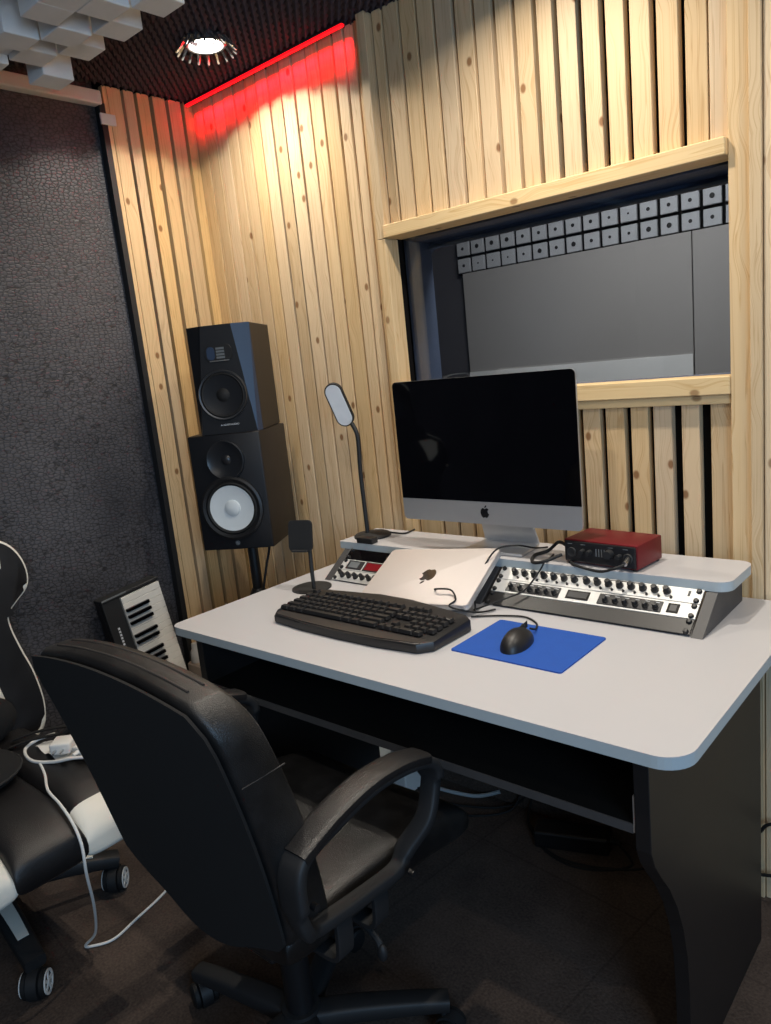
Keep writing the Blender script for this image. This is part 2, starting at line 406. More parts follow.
# ceiling with small pyramid foam
b = MB(); b.box(-2.5, -1.9, ZC+.012, 1.9, YW+.04, ZC+.08)
pt = .0265; x0, y0 = XL, .05
nx, ny = int(2.35/pt), int((YW-y0)/pt)+1
for i in range(nx):
    for j in range(ny):
        ax, ay = x0+i*pt, y0+j*pt
        if (ax+1.836)**2+(ay-1.494)**2 < .05**2: continue
        q = [b.bm.verts.new(p) for p in ((ax, ay, ZC+.012), (ax+pt, ay, ZC+.012), (ax+pt, ay+pt, ZC+.012), (ax, ay+pt, ZC+.012))]
        t = b.bm.verts.new((ax+pt/2, ay+pt/2, ZC-.012))
        for k in range(4): b.bm.faces.new((q[k], q[(k+1) % 4], t))
struct(b.build('ceiling', 'foam'))
# left wall: black embossed covering, then pine slats up to the corner
b = MB().box(-2.42, -1.9, 0, -2.30, 1.40, ZC+.02); wl = struct(b.build('wall_left', 'croc'))
b = MB().box(-2.42, 1.40, 0, -2.296, YW+.1, ZC+.02); b.build('backing_panel', 'backing', wl)
b = MB()
for a, c in zip([1.4185, 1.4345, 1.4925, 1.5405, 1.598, 1.6585, 1.7195], [1.4325, 1.481, 1.5275, 1.583, 1.6455, 1.7065, 1.7535]):
    b.box(-2.30, a, .0, XL, c, ZC-.003)
b.build('slat_cladding', 'slat_left', wl)
b = MB().box(-2.30, 1.398, 0, -2.272, 1.4175, 2.235); struct(b.build('trim_1', 'soft_black'))
b = MB().box(-2.30, -1.8, 2.228, -2.262, 1.405, 2.268, .004); tr = struct(b.build('trim_2', 'white_plastic'))
b = MB().box(-2.276, 1.395, 2.172, -2.268, 1.447, 2.205, .002); b.build('bracket', 'white_plastic', tr)
# front wall: black backing with the window opening, slats, uprights
OX0, OX1, OZ0, OZ1 = -1.445, -.52, 1.243, 1.7025
b = MB()
b.box(-2.42, 1.781, 0, OX0, 1.86, ZC+.02); b.box(OX1, 1.781, 0, 1.9, 1.86, ZC+.02)
b.box(OX0, 1.781, 0, OX1, 1.86, OZ0); b.box(OX0, 1.781, OZ1, OX1, 1.86, ZC+.02)
wf = struct(b.build('wall_front', 'backing'))
gaps_top = [-2.222, -2.166, -2.11, -2.054, -1.998, -1.942, -1.886, -1.83, -1.771, -1.711, -1.657, -1.598, -1.553, -1.512, -1.479]
up = [-1.408, -1.352, -1.295, -1.239, -1.18, -1.121, -1.065, -1.01, -.954, -.902, -.843, -.789, -.733, -.676, -.617]
b = MB(); g = .0066
xs = [XL-.008]+gaps_top
for a, c in zip(xs, xs[1:]):
    b.box(a+.0035, YW+random.uniform(-.002, .002), 0, c-.0035, 1.781, ZC-.003, .0012, 1)
xs = [-1.446]+up+[-.5645]
for a, c in zip(xs, xs[1:]):
    gg = lambda x: .0035+.0035*min(1, max(0, (x+1.35)/.45))
    g = gg(a); e = .0015 if c == -.5645 else gg(c)
    b.box(a+g, YW+random.uniform(-.002, .002), 1.72, c-e, 1.781, ZC-.003, .0012, 1)
b.box(-.5625, YW, 1.72, -.524, 1.781, ZC-.003, .0012, 1)
low = [-1.445, -1.352, -1.295, -1.239, -1.18, -1.125, -1.07, -1.01, -.95, -.889, -.829, -.766, -.709, -.648, -.584, -.5235]
gw = [.006]*9+[.007, .0075, .0085, .0065, .0115, .0125, .003]
for k in range(len(low)-1):
    b.box(low[k]+gw[k], YW, 0, low[k+1]-gw[k+1], 1.781, 1.20, .0012, 1)
b.build('slat_cladding', 'slat', wf)
b = MB()
b.box(-.522, 1.736, 0, -.4805, 1.79, ZC-.003, .0015, 1)
b.box(-.4785, 1.722, 0, -.4545, 1.79, ZC-.003, .0015, 1)
for k in range(34): b.box(-.4525+k*.07, 1.728, 0, -.4525+k*.07+.066, 1.781, ZC-.003, .0015, 1)
b.build('upright_board', 'board', wf)
# window
b = MB(); b.box(-1.447, 1.72, 1.70, -.5225, 1.80, 1.735, .002, 1); w1 = struct(b.build('window_1', 'rail'))
b = MB(); b.box(-1.445, 1.732, 1.213, -.5225, 1.80, 1.253, .002, 1); b.build('window_sill', 'rail', w1)
b = MB(); b.box(-1.445, 1.745, 1.192, -.5225, 1.781, 1.212, .001, 1); b.build('sill_board', 'rail', w1)
b = MB(); b.box(-1.478, 1.728, 0, -1.446, 1.80, 1.6995, .002, 1); b.box(-1.478, 1.728, 1.70, -1.4475, 1.781, ZC-.003, .002, 1); b.build('jamb', 'board', w1)
b = MB(); b.box(-1.445, 1.80, 1.245, -.52, 1.806, 1.70); b.build('glass_pane', 'glass', w1)
b = MB()
b.box(-1.447, 1.807, 1.245, -1.4435, 1.935, 1.70); b.box(-.5215, 1.807, 1.245, -.518, 1.935, 1.70); b.box(-1.4435, 1.807, 1.245, -.5215, 1.935, 1.2485); b.box(-1.4435, 1.807, 1.6965, -.5215, 1.935, 1.70)
b.build('window_reveal', 'blue_reveal', w1)
# rounded dark inner frame of the second pane
out = rrect(-1.62, 1.12, -.30, 1.86, .01); inn = rrect(-1.472, 1.225, -.40, 1.682, .035)
b = MB(); n = len(out)
A = [b.bm.verts.new((p[0], 1.93, p[1])) for p in out]; B = [b.bm.verts.new((p[0], 1.93, p[1])) for p in inn]
A2 = [b.bm.verts.new((p[0], 1.965, p[1])) for p in out]; B2 = [b.bm.verts.new((p[0], 1.965, p[1])) for p in inn]
for i in range(n):
    j = (i+1) % n
    b.bm.faces.new((A[i], A[j], B[j], B[i])); b.bm.faces.new((A2[i], B2[i], B2[j], A2[j])); b.bm.faces.new((B[i], B[j], B2[j], B2[i]))
b.build('inner_frame', 'blue_reveal', w1, True)
b = MB(); pp = [V(p[0], 1.928, p[1]) for p in inn]; b.tube(pp, .006, 6, 0, True); b.build('seal_strip', 'steel', w1, True)
# room behind the glass
YB = 3.2
b = MB().box(-3.0, YB, 0, 1.0, YB+.06, 2.4); struct(b.build('wall_back', 'dark_grey_room'))
b = MB(); b.box(-3.0, 1.96, 0, -2.94, YB, 2.4); struct(b.build('wall_left_far', 'backing'))
b = MB(); b.box(.9, 1.87, 0, .96, YB, 2.4); struct(b.build('wall_right_far', 'dark_grey_room'))
b = MB(); b.box(-3.0, 1.87, 2.4, 1.0, YB, 2.44); struct(b.build('ceiling_far', 'dark_grey_room'))
# walls behind the viewer
b = MB(); b.box(-2.42, -1.96, 0, 1.9, -1.9, ZC+.02); struct(b.build('wall_rear', 'rear_wall'))
b = MB(); b.box(1.9, -1.96, 0, 1.96, YW+.1, ZC+.02); struct(b.build('wall_right', 'rear_wall'))
for nm, bx in (('baseboard_left', (-2.30, -1.8, 0, -2.287, 1.398, .07)),):
    b = MB().box(*bx); struct(b.build(nm, 'soft_black'))

b = MB().box(-1.62, 1.735, 0, -.53, 1.7545, .13, .004, 1); struct(b.build('baseboard_front', 'carpet'))

# ------------------------------------------------------------------ things behind the glass
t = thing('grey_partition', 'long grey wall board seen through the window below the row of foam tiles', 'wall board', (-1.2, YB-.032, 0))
b = MB(); b.box(-.985, 0, 0, .107, .03, 1.735); b.build('board', 'grey_room', t)
b = MB(); b.box(-.985, -.006, 0, .106, -.0005, 1.262); b.build('reflection_band', 'white_plastic', t)  # thin pale sheet standing in for the desk mirrored in the glass
b = MB(); b.box(.112, 0, 0, 1.6, .03, 1.735); b.build('board', 'grey_room', t)
t = thing('foam_tile_strip', 'black strip of grey square foam tiles with dark centres behind the window glass', 'acoustic tiles', (0, YB-.02, 0))
b = MB(); b.box(-2.215, 0, 1.730, -.60, .02, 1.892); b.build('backing', 'backing', t)
cols = [469, 483.5, 498.5, 514, 530, 547, 564, 582, 601, 620, 639.5, 660, 682, 704, 727]
tile0 = None
for i in range(19):
    for r in range(2):
        loc = (-2.172+i*.083, -.002, 1.772+r*.078)
        if tile0 is None:
            b = MB(); b.box(-.0345, -.014, -.0325, .0345, 0, .0325, .002, 1); tile0 = b.build('tile', 'tile_grey', t); d0 = MB().cyl((0, -.0145, 0), (0, -.016, 0), .0075, n=14).build('hole', 'rubber', tile0)
            tile0.location = loc
        else:
            c = part_copy(tile0, loc); d = part_copy(d0); d.parent = c
            s_ = random.choice((.55, .8, 1, 1, 1.35)); d.scale = (s_, 1, s_)
# ------------------------------------------------------------------ ceiling things
t = thing('acoustic_diffuser', 'white polystyrene skyline diffuser of square blocks hanging from the ceiling', 'acoustic diffuser', (-1.835, .43, ZC-.015))
b = MB(); b.box(0, 0, -.035, .6, .6, -.001)
rd = random.Random(3)
for i in range(8):
    for j in range(8):
        d = {7: (.185, .12, .165, .10, .175, .13, .18, .15), 6: (.10, .17, .08, .18, .12, .18, .09, .17)}[j][i] if j > 5 else rd.choice((.07, .10, .13, .16, .18))
        d *= .9
        b.box(i*.075+.0004, j*.075+.0004, -.035-d, (i+1)*.075-.0004, (j+1)*.075-.0004, -.034, .0015, 1)
b.build('block_array', 'poly', t)
def downlight(x, y, label, energy, size=125, visible=True):
    t = thing('ceiling_downlight', label, 'ceiling light', (x, y, ZC), group=None)
    b = MB(); b.lathe([(.049, .011), (.049, -.018), (.053, -.020), (.057, -.017), (.058, .011), (.049, .011)]); b.build('ring', 'dark_ring', t, True)
    if visible:
        b = MB()
        for k in range(18):
            a = 2*PI*k/18
            b.cyl((.060*math.cos(a), .060*math.sin(a), -.004), (.084*math.cos(a), .084*math.sin(a), -.036), .0065, .003, 4)
        b.build('crystal_collar', 'crystal', t)
    b = MB(); b.lathe([(0, .004), (.02, .004), (.048, .007), (.048, .011), (0, .011)]); b.build('lens', 'bulb', t, True)
    disc_light(t, (0, 0, .002), energy, size=.014)
    return t
def disc_light(par, loc, energy, col=(1, .915, .79), size=.045):
    L = bpy.data.lights.new('downlight', 'AREA'); L.shape = 'DISK'; L.size = size; L.energy = energy; L.color = col; L.spread = math.radians(150)
    o = bpy.data.objects.new('lamp', L); C.objects.link(o); o.parent = par; o.location = loc; return o
downlight(-1.836, 1.494, 'round chrome downlight with crystal collar on the black foam ceiling', 7)
for x, y, e in ((-.86, 1.40, 8.5), (.05, 1.40, 5.5), (-.75, .62, 5.5), (.3, .2, 3)): disc_light(None, (x, y, ZC-.02), e)

# red light strip along the top of the front wall
t = thing('led_strip', 'red glowing light strip at the ceiling above the corner slats', 'light strip', (-1.895, 1.722, 2.262))
b = MB().box(-.372, -.006, .018, .376, .010, .026, .001); b.build('channel', 'soft_black', t)
b = MB().box(-.370, -.004, .011, .374, .008, .0178, .001); b.build('diffuser', 'led_red', t)
L = bpy.data.lights.new('red_led', 'AREA'); L.shape = 'RECTANGLE'; L.size = .73; L.size_y = .012; L.energy = 2.2; L.color = (1, .002, .01); L.spread = math.radians(56)
o = bpy.data.objects.new('lamp', L); C.objects.link(o); o.parent = t; o.location = (0, .0, .008); o.rotation_euler = (math.radians(40), 0, 0)

# ================================================================== DESK
DX0, DX1, DY0, DY1, DZ = -1.653, -.361, .976, 1.716, .76
desk = thing('studio_desk', 'white topped studio desk with black side panels and raised rack shelf', 'desk', ((DX0+DX1)/2, (DY0+DY1)/2, 0))
ox, oy = desk.location.x, desk.location.y
off = TR(-ox, -oy, 0)
def dpart(b, name, m, smooth=False): return b.xf(off).build(name, m, desk, smooth)
P = rrect(DX0, DY0, DX1, DY1, (.03, .05, .01, .01), 8)
dpart(MB().prism(P, DZ-.0015, DZ), 'desktop', 'laminate')
dpart(MB().prism(P, DZ-.021, DZ-.0016), 'edge_band', 'edge')
prof = [(1.0, .739), (1.0, .575), (1.012, .545), (1.035, .512), (1.067, .470), (1.098, .415), (1.122, .355), (1.137, .29), (1.143, .21), (1.143, 0), (1.585, 0), (1.585, .739)]
for x0 in (-.450, -1.583):
    dpart(MB().prism(prof, x0, x0+.025, 'x', .001, 1), 'side_panel', 'black_board')
dpart(MB().box(-1.557, 1.007, .598, -.451, 1.50, .614), 'keyboard_shelf', 'shade_black')  # painted black for the shade between desktop and shelf
dpart(MB().box(-1.557, 1.004, .598, -.455, 1.0068, .614), 'shelf_edge', 'grey_board')
dpart(MB().box(-1.557, 1.50, .42, -.451, 1.516, .738), 'modesty_panel', 'shade_black')
b = MB(); b.box(-.4535, 1.003, .612, -.451, 1.02, .665); b.box(-.4545, 1.004, .60, -.452, 1.015, .612); dpart(b, 'bracket', 'alu')
# raised shelf with rack bays
RX0, RX1, RY0, RY1 = -1.573, -.466, 1.530, 1.700
P = rrect(RX0, RY0, RX1, RY1, (.004, .03, .03, .004), 8)
dpart(MB().prism(P, .8485, .85), 'riser_top', 'laminate')
dpart(MB().prism(P, .829, .8484), 'riser_edge_band', 'edge')
sp = [(1.434, .7605), (1.532, .8285), (1.69, .8285), (1.69, .7605)]
for x0 in (-.513, -1.555, -1.0325):
    w = .024 if x0 != -1.0325 else .018
    dpart(MB().prism(sp, x0, x0+w, 'x', .0008, 1), 'rack_side_panel', 'grey_board')
# the slanted rack plane: origin at lower front edge, s up the slope, n out of the face
sl = Vector((0, .098, .068)).normalized(); nn = Vector((0, -sl.z, sl.y))
def rackframe(xc, up_m):
    o = V(xc, 1.437, .7625)+sl*up_m+nn*.0005
    m = Matrix(((1, 0, 0, 0), (0, sl.y, nn.y, 0), (0, sl.z, nn.z, 0), (0, 0, 0, 1)))   # local x across, y up the face, z outward
    return TR(*o) @ m
def make_knob(name, r, h, m, parent, loc):
    b = MB(); b.lathe([(0, h), (r*.62, h), (r*.72, h*.92), (r*.8, h*.25), (r, h*.2), (r, 0), (0, 0)], n=14)
    b.box(-r*.1, 0, h, r*.1, r*.6, h+.0006)
    o = b.build(name, m, parent, True); o.location = loc; return o
U = .0385
def rack_unit(xc, slot, name, label, cat, face, w=.488):
    t = thing(name, label, cat, group='rack units in the slanted desk bays'); t.matrix_world = rackframe(xc, slot*U)
    b = MB(); b.box(-w/2, .0006, 0, w/2, U-.0006, .003, .0006, 1); fp = b.build('faceplate', face, t)
    b = MB(); b.box(-w/2+.022, .002, -.035, w/2-.022, U-.002, -.0004); b.build('case', 'face_dark', t)
    for sx in (-1, 1):
        for yy in (.007, U-.007):
            b = MB(); b.lathe([(0, .006), (.0045, .005), (.006, .0015), (.006, 0), (0, 0)], n=12); s_ = b.build('rack_screw', 'black_plastic', t, True); s_.location = (sx*(w/2-.009), yy, .003)
    return t
RXC = -.7595
# top unit: silver, long row of black knobs
t = rack_unit(RXC, 2, 'rack_preamp', 'silver rack unit with one row of black knobs right under the shelf', 'rack unit', 'face_silver')
k0 = None
for k in range(15):
    x = -.20+k*.0262+(0 if k < 7 else .004)
    loc = (x, .022, .003)
    if k0 is None: k0 = make_knob('knob', .0085, .016, 'black_plastic', t, loc)
    else: part_copy(k0, loc).rotation_euler = (0, 0, random.uniform(-2, 2))
sm = None
for k in range(15):
    loc = (-.188+k*.0262+(0 if k < 7 else .004), .009, .003)
    if sm is None: sm = make_knob('button', .0032, .005, 'black_plastic', t, loc)
    else: part_copy(sm, loc)
b = MB(); b.box(.030, .034, .003, .118, .0362, .0034); b.box(-.10, .034, .003, -.02, .0358, .0034)
for k in range(15): b.box(-.21+k*.0262, .0325, .003, -.192+k*.0262, .0335, .0034)
b.box(.214, .017, .003, .219, .031, .0034); b.build('markings', 'mark', t)
# second unit: silver with dark inset fields, two meters and small knobs
t = rack_unit(RXC, 1, 'rack_compressor', 'silver rack unit with a dark meter window, second row below the shelf', 'rack unit', 'face_silver')
b = MB(); b.box(-.205, .005, .003, -.065, .033, .0037, .001, 1); b.build('knob_field', 'face_dark', t)
b = MB(); b.box(.03, .005, .003, .172, .033, .0037, .001, 1); b.build('knob_field', 'face_dark', t)
k1 = None
for x in [-.192, -.168, -.143, -.12, -.099, -.077]+[.047, .07, .092, .115, .137, .159]:
    if k1 is None: k1 = make_knob('knob', .0072, .013, 'black_plastic', t, (x, .017, .0037))
    else: part_copy(k1, (x, .017, .0037)).rotation_euler = (0, 0, random.uniform(-2, 2))
for (x0, x1) in ((-.048, .008), (.183, .207)):
    b = MB(); b.box(x0, .008, .003, x1, .032, .0045, .0008, 1); mt = b.build('meter', 'meter', t)
    b = MB(); b.box(x0+.005, .0125, .0045, x1-.005, .028, .0048); b.build('scale', 'face_dark', mt)
b = MB()
for x in [-.192, -.168, -.143, -.12, -.099, -.077]+[.047, .07, .092, .115, .137, .159]: b.box(x-.006, .0285, .0037, x+.006, .0298, .004)
b.build('markings', 'white_mark', t)
t = rack_unit(RXC, 0, 'rack_blank', 'plain black rack blank in the lowest slot, above the desktop', 'rack panel', 'black_board')
# left bay
LXC = -1.281
t = rack_unit(LXC, 0, 'rack_synthesizer', 'silver rack synthesizer with a row of black knobs, half under the laptop', 'synthesizer', 'face_silver')
k1 = None
for k in range(9):
    loc = (-.212+k*.0255, .018, .003)
    if k1 is None: k1 = make_knob('knob', .0085, .016, 'black_plastic', t, loc)
    else: part_copy(k1, loc)
t = rack_unit(LXC, 1, 'rack_sampler', 'rack device with grey and red displays beside the laptop', 'rack unit', 'face_silver')
b = MB(); b.box(-.22, .004, .003, -.16, U-.004, .0045, .0006, 1); sc = b.build('screen_bezel', 'face_dark', t)
b = MB(); b.box(-.212, .009, .0045, -.176, U-.009, .005); b.build('grey_screen', 'grey_lcd', sc)
b = MB(); b.box(-.155, .003, .003, -.085, U-.003, .0045, .0006, 1); sc = b.build('screen_bezel', 'face_dark', t)
b = MB(); b.box(-.149, .007, .0045, -.092, U-.007, .005); b.build('red_screen', 'red_lcd', sc)
t = rack_unit(LXC, 2, 'rack_blank', 'black rack blank in the top slot behind the laptop', 'rack panel', 'gloss_black')

# ================================================================== ON THE DESK
# all-in-one desktop computer
t = thing('desktop_computer', 'silver all in one desktop computer with a large black screen on the shelf', 'computer', (-1.055, 1.545, .85))
W, zb, zt = .265, .082, .452
P = rrect(-W, zb, W, zt, .012, 6)
b = MB(); b.prism(P, .001, .007, 'y', .0012, 2); sh = b.build('chassis', 'alu', t, True)
b = MB()
b.cushion(lambda u, v, d: V(u*W*.985, .007+max(d, 0), zb+.003+v*(zt-zb-.006)), W, .0, .035, 20, 16, 2.4); b.build('rear_shell', 'alu', t, True)
P2 = [p for p in rrect(-W, zb+.058, W, zt, (.0, .0, .012, .012), 6)]
MB().prism(P2, -.0008, .0012, 'y').build('screen', 'gloss_black', t)
P3 = [p for p in rrect(-W, zb, W, zb+.0575, (.012, .012, 0, 0), 6)]
MB().prism(P3, -.0008, .0012, 'y').build('chin', 'alu', t)
emblem(.026, TR(0, -.0009, zb+.030) @ RX(PI/2), 'logo', t)
b = MB()
b.sweep([(0, .075, .20), (0, .085, .12), (0, .10, .05), (0, .112, .016), (0, .10, .006), (0, .03, .0045), (0, .012, .0045)], lambda q: .15+.035*q, .007, 6, rnd=.25)
b.build('stand', 'alu', t, True)
# red audio interface
t = thing('audio_interface', 'red metal audio interface box with black front on the shelf', 'audio interface', (-.752, 1.541, .85), -.088)
b = MB(); b.box(-.093, .004, .004, .093, .118, .060, .004, 2); b.build('case', 'red_alu', t, True)
b = MB(); b.box(-.090, 0, .007, .090, .005, .057, .003, 2); fr = b.build('front_panel', 'black_plastic', t)
for x in (-.07, .072):
    b = MB(); b.lathe([(.0, .0015), (.006, .0015), (.0105, .003), (.012, .0015), (.012, 0), (0, 0)], RX(PI/2), 20); s_ = b.build('input_socket', 'soft_black', t, True); s_.location = (x, 0, .03)
for x, z, r in ((-.040, .035, .006), (-.022, .035, .006), (.028, .036, .011), (.052, .033, .006)):
    b = MB(); b.lathe([(0, .014), (r*.85, .014), (r, .001), (r, 0), (0, 0)], RX(PI/2), 20); s_ = b.build('dial', 'soft_black', t, True); s_.location = (x, 0, z)
b = MB()
for k in range(4): b.box(-.008+k*.007, -.0006, .026, -.0055+k*.007, 0, .044)
for x in (-.074, -.04, .03, .066): b.box(x-.006, -.0006, .0495, x+.006, 0, .051)
b.build('markings', 'grey_lcd', t)
b = MB()
for sx in (-1, 1):
    for y in (.012, .108): b.cyl((sx*.082, y, 0), (sx*.082, y, .005), .006, n=12)
b.build('rubber_foot', 'rubber', t)
# laptop leaning over the left rack bay
t = thing('laptop', 'closed silver laptop leaning over the left rack bay', 'laptop')
q0, q1 = V(-1.147, 1.328, .7655), V(-1.170, 1.521, .8500)
yv = (q1-q0).normalized(); xv = V(1, -.085, -.0).normalized(); xv = (xv-yv*xv.dot(yv)).normalized(); zv = xv.cross(yv)
t.matrix_world = Matrix((( xv.x, yv.x, zv.x, q0.x), (xv.y, yv.y, zv.y, q0.y), (xv.z, yv.z, zv.z, q0.z), (0, 0, 0, 1)))
P = rrect(-.165, 0, .165, .212, .010, 6)
MB().prism(P, .0105, .0165, 'z', .0012, 2).build('lid', 'alu_warm', t, True)
MB().prism(P, .0, .0098, 'z', .002, 2).build('base', 'alu', t, True)
emblem(.044, TR(.005, .105, .0166) @ RZ(PI), 'logo_mirror', t)
# keyboard
t = thing('computer_keyboard', 'black computer keyboard with wide wrist rest in front of the laptop', 'keyboard', (-1.18, 1.235, DZ))
OUT = [(-.245, -.092), (-.222, -.122), (-.12, -.131), (0, -.134), (.12, -.131), (.222, -.120), (.247, -.092), (.25, .038), (.226, .056), (.085, .074), (.05, .088), (-.055, .090), (-.09, .080), (-.22, .066), (-.25, .05)]
b = MB(); b.prism(OUT, .001, .022, 'z', .004, 2)
for v in b.bm.verts:
    if v.co.z > .012: v.co.z += (v.co.y+.12)*.05
b.build('body', 'black_plastic', t, True)
b = MB(); b.prism([(-.225, -.115), (-.12, -.126), (0, -.129), (.12, -.126), (.225, -.113), (.228, -.088), (-.228, -.088)], .020, .0235, 'z', .001, 1); b.build('wrist_rest', 'sheen_grey', t)
kb0 = {}
def key(x, y, w):
    wk = round(w, 4)
    z = .0235+(y+.12)*.05
    if wk not in kb0:
        b = MB(); b.box(-w/2+.0012, -.0083, 0, w/2-.0012, .0083, .009, .002, 2)
        for v in b.bm.verts:
            if v.co.z > .006: v.co.x *= (1-.004/w); v.co.y *= .82; v.co.y += .0008
        o = b.build('key', 'black_plastic', t); o.location = (x, y, z); kb0[wk] = o
    else: part_copy(kb0[wk], (x, y, z))
pk = .0212
rows = [[1.25, 1.25, 1.25, 6.25, 1.25, 1.25, 2.5], [2.25]+[1]*10+[2.75], [1.75]+[1]*11+[2.25], [1.5]+[1]*12+[1.5], [1]*13+[2]]
for r, row in enumerate(rows):
    x = -.236
    for w in row:
        key(x+w*pk/2, -.082+r*pk, w*pk); x += w*pk
x = -.236
for k in range(13):
    if k != 1: key(x+pk/2, -.082+5*pk+.005, pk)
    x += pk*1.12
xb = .0965
for k in range(3): key(xb+k*pk, -.082, pk)
key(xb+pk, -.082+pk, pk)
for k in range(3):
    for r in (3, 4): key(xb+k*pk, -.082+r*pk, pk)
    key(xb+k*pk, -.082+5*pk+.005, pk)
xb = .1555
key(xb+pk*.5, -.082, 2*pk); key(xb+2*pk, -.082, pk)
for r in (1, 2, 3, 4):
    for k in range(4): key(xb+k*pk*1.01, -.082+r*pk, pk)
# mouse mat and mouse
P = rrect(-.909, 1.165, -.655, 1.360, .006, 4)
tag(MB().prism(P, DZ, DZ+.003, 'z').build('mouse_mat', 'blue_cloth'), 'bright blue cloth mouse mat on the white desktop', 'mouse mat')
t = thing('computer_mouse', 'black computer mouse resting on the blue mat', 'mouse', (-.797, 1.248, DZ+.003), .12)
b = MB(); b.sphere((0, 0, 0), .032, .056, .036, 28)
for v in b.bm.verts:
    if v.co.z < 0: v.co.z = 0
    y = v.co.y/.056; v.co.x *= 1-.18*max(0, y)-.12*(1-abs(y)); v.co.z *= 1-.22*max(0, y)
b.build('shell', 'black_plastic', t, True, 50)
b = MB(); b.sphere((0, .028, .024), .004, .011, .011, 14); b.build('scroll_wheel', 'rubber', t, True)
b = MB(); b.box(-.0006, .006, .02, .0006, .052, .0335); b.build('button_gap', 'rubber', t)
# phone stand
t = thing('phone_stand', 'black phone stand with round foot beside the keyboard', 'phone stand', (-1.53, 1.36, DZ))
b = MB(); b.lathe([(0, .005), (.05, .005), (.056, .003), (.056, 0), (0, 0)], n=36); b.build('base', 'soft_black', t, True)
b = MB(); b.tube([(.022, -.012, .005), (.020, -.010, .06), (.018, -.006, .12)], .0055, 12); b.build('pole', 'soft_black', t, True)
pm = TR(-.002, -.016, .155) @ RZ(.35) @ RX(-.18)
b = MB(); b.prism(rrect(-.036, -.043, .036, .043, .012), -.003, .004, 'y', .001, 1); b.xf(pm).build('holder_plate', 'soft_black', t)
b = MB(); b.box(-.024, -.014, -.045, .024, .0, -.039, .002); b.xf(pm).build('ledge', 'soft_black', t)
# desk lamp
t = thing('desk_lamp', 'slim black desk lamp with oval white head on the shelf end', 'lamp', (-1.512, 1.612, .85))
b = MB(); b.lathe([(0, .014), (.012, .013), (.05, .009), (.056, .005), (.056, 0), (0, 0)], n=40); b.build('base', 'soft_black', t, True)
b = MB(); b.tube([(-.012, -.008, .012), (-.013, -.008, .10), (-.012, -.010, .20), (-.006, -.012, .28), (-.008, -.013, .315), (-.022, -.014, .342)], .0065, 12); b.build('neck', 'soft_black', t, True)
b = MB(); b.tube([(-.014, -.002, .10), (-.022, .004, .20), (-.024, .002, .29), (-.026, -.006, .335)], .0022, 8); b.build('cord', 'rubber', t, True)
hm = TR(-.060, -.020, .397) @ RZ(.42) @ RY(-.24) @ RX(.25)
P = rrect(-.0275, -.068, .0275, .068, .0274, 12)
MB().prism(P, 0, .012, 'y', .003, 2).xf(hm).build('lamp_head', 'soft_black', t, True)
P = rrect(-.0235, -.064, .0235, .064, .0234, 12)
MB().prism(P, -.0015, .002, 'y').xf(hm).build('light_panel', 'lamp_face', t)
b = MB(); b.box(-1.500, 1.527, .8505, -1.440, 1.556, .868, .003); h_ = b.build('usb_hub', 'black_plastic'); tag(h_, 'small black adapter box at the shelf edge in front of the lamp', 'adapter')

# cables on the desk and shelf
def cable(pts, r, label, m='rubber', group=None, n=8): return tag(MB().tube(pts, r, n, 8).build('cable', m, None, True), label, 'cable', group)
cable([(-.842, 1.535, .875), (-.872, 1.50, .864), (-.91, 1.515, .8555), (-.935, 1.57, .8555), (-.92, 1.61, .858), (-.885, 1.60, .885), (-.842, 1.556, .893)], .0042, 'thick black cable looped at the left end of the red box')
t = thing('jack_cable', 'black cable with silver jack plug in the front of the red box', 'cable')
b = MB(); b.tube([(-.678, 1.505, .874), (-.695, 1.490, .868), (-.73, 1.500, .8555), (-.775, 1.515, .854), (-.81, 1.53, .856), (-.835, 1.56, .8555)], .0032, 8, 8); b.build('lead', 'rubber', t, True)
b = MB(); b.cyl((-.679, 1.534, .881), (-.677, 1.508, .875), .0055, n=14); b.build('plug', 'steel', t, True)
cable([(-.95, 1.66, .852), (-.95, 1.60, .865), (-.965, 1.54, .885), (-1.0, 1.50, .882), (-1.022, 1.46, .835), (-1.03, 1.425, .80), (-1.005, 1.40, .778), (-.985, 1.37, .766)], .0022, 'thin black cable hanging from the shelf down beside the laptop')
cable([(-.90, 1.60, .8525), (-.885, 1.545, .8545), (-.878, 1.515, .858), (-.885, 1.50, .838), (-.905, 1.465, .802), (-.935, 1.44, .787), (-.97, 1.405, .775), (-1.0, 1.385, .7635)], .0022, 'thin black cable crossing the knobs of the right rack units')
cable([(-.80, 1.305, .778), (-.802, 1.33, .768), (-.825, 1.372, .7635), (-.87, 1.395, .7635), (-.93, 1.375, .7635), (-.98, 1.345, .7635)], .0022, 'thin mouse lead curling from the blue mat')
cable([(-1.10, 1.385, .797), (-1.09, 1.36, .812), (-1.045, 1.362, .815), (-1.02, 1.345, .80), (-1.025, 1.325, .79), (-1.0, 1.335, .78), (-.975, 1.37, .7665), (-.955, 1.41, .764)], .0022, 'thin keyboard lead looped over the laptop edge')
b = MB(); b.tube([(-1.42, 1.70, .856), (-1.425, 1.66, .8535), (-1.45, 1.64, .858), (-1.458, 1.63, .862)], .0028, 8, 8); tag(b.build('cable', 'rubber', None, True), 'short black lamp lead behind the round lamp base', 'cable')

# ================================================================== SPEAKERS
SC = .92
def spk_pos(x, y, z): return (x*SC, y*SC, 1.36+(z-1.36)*SC)
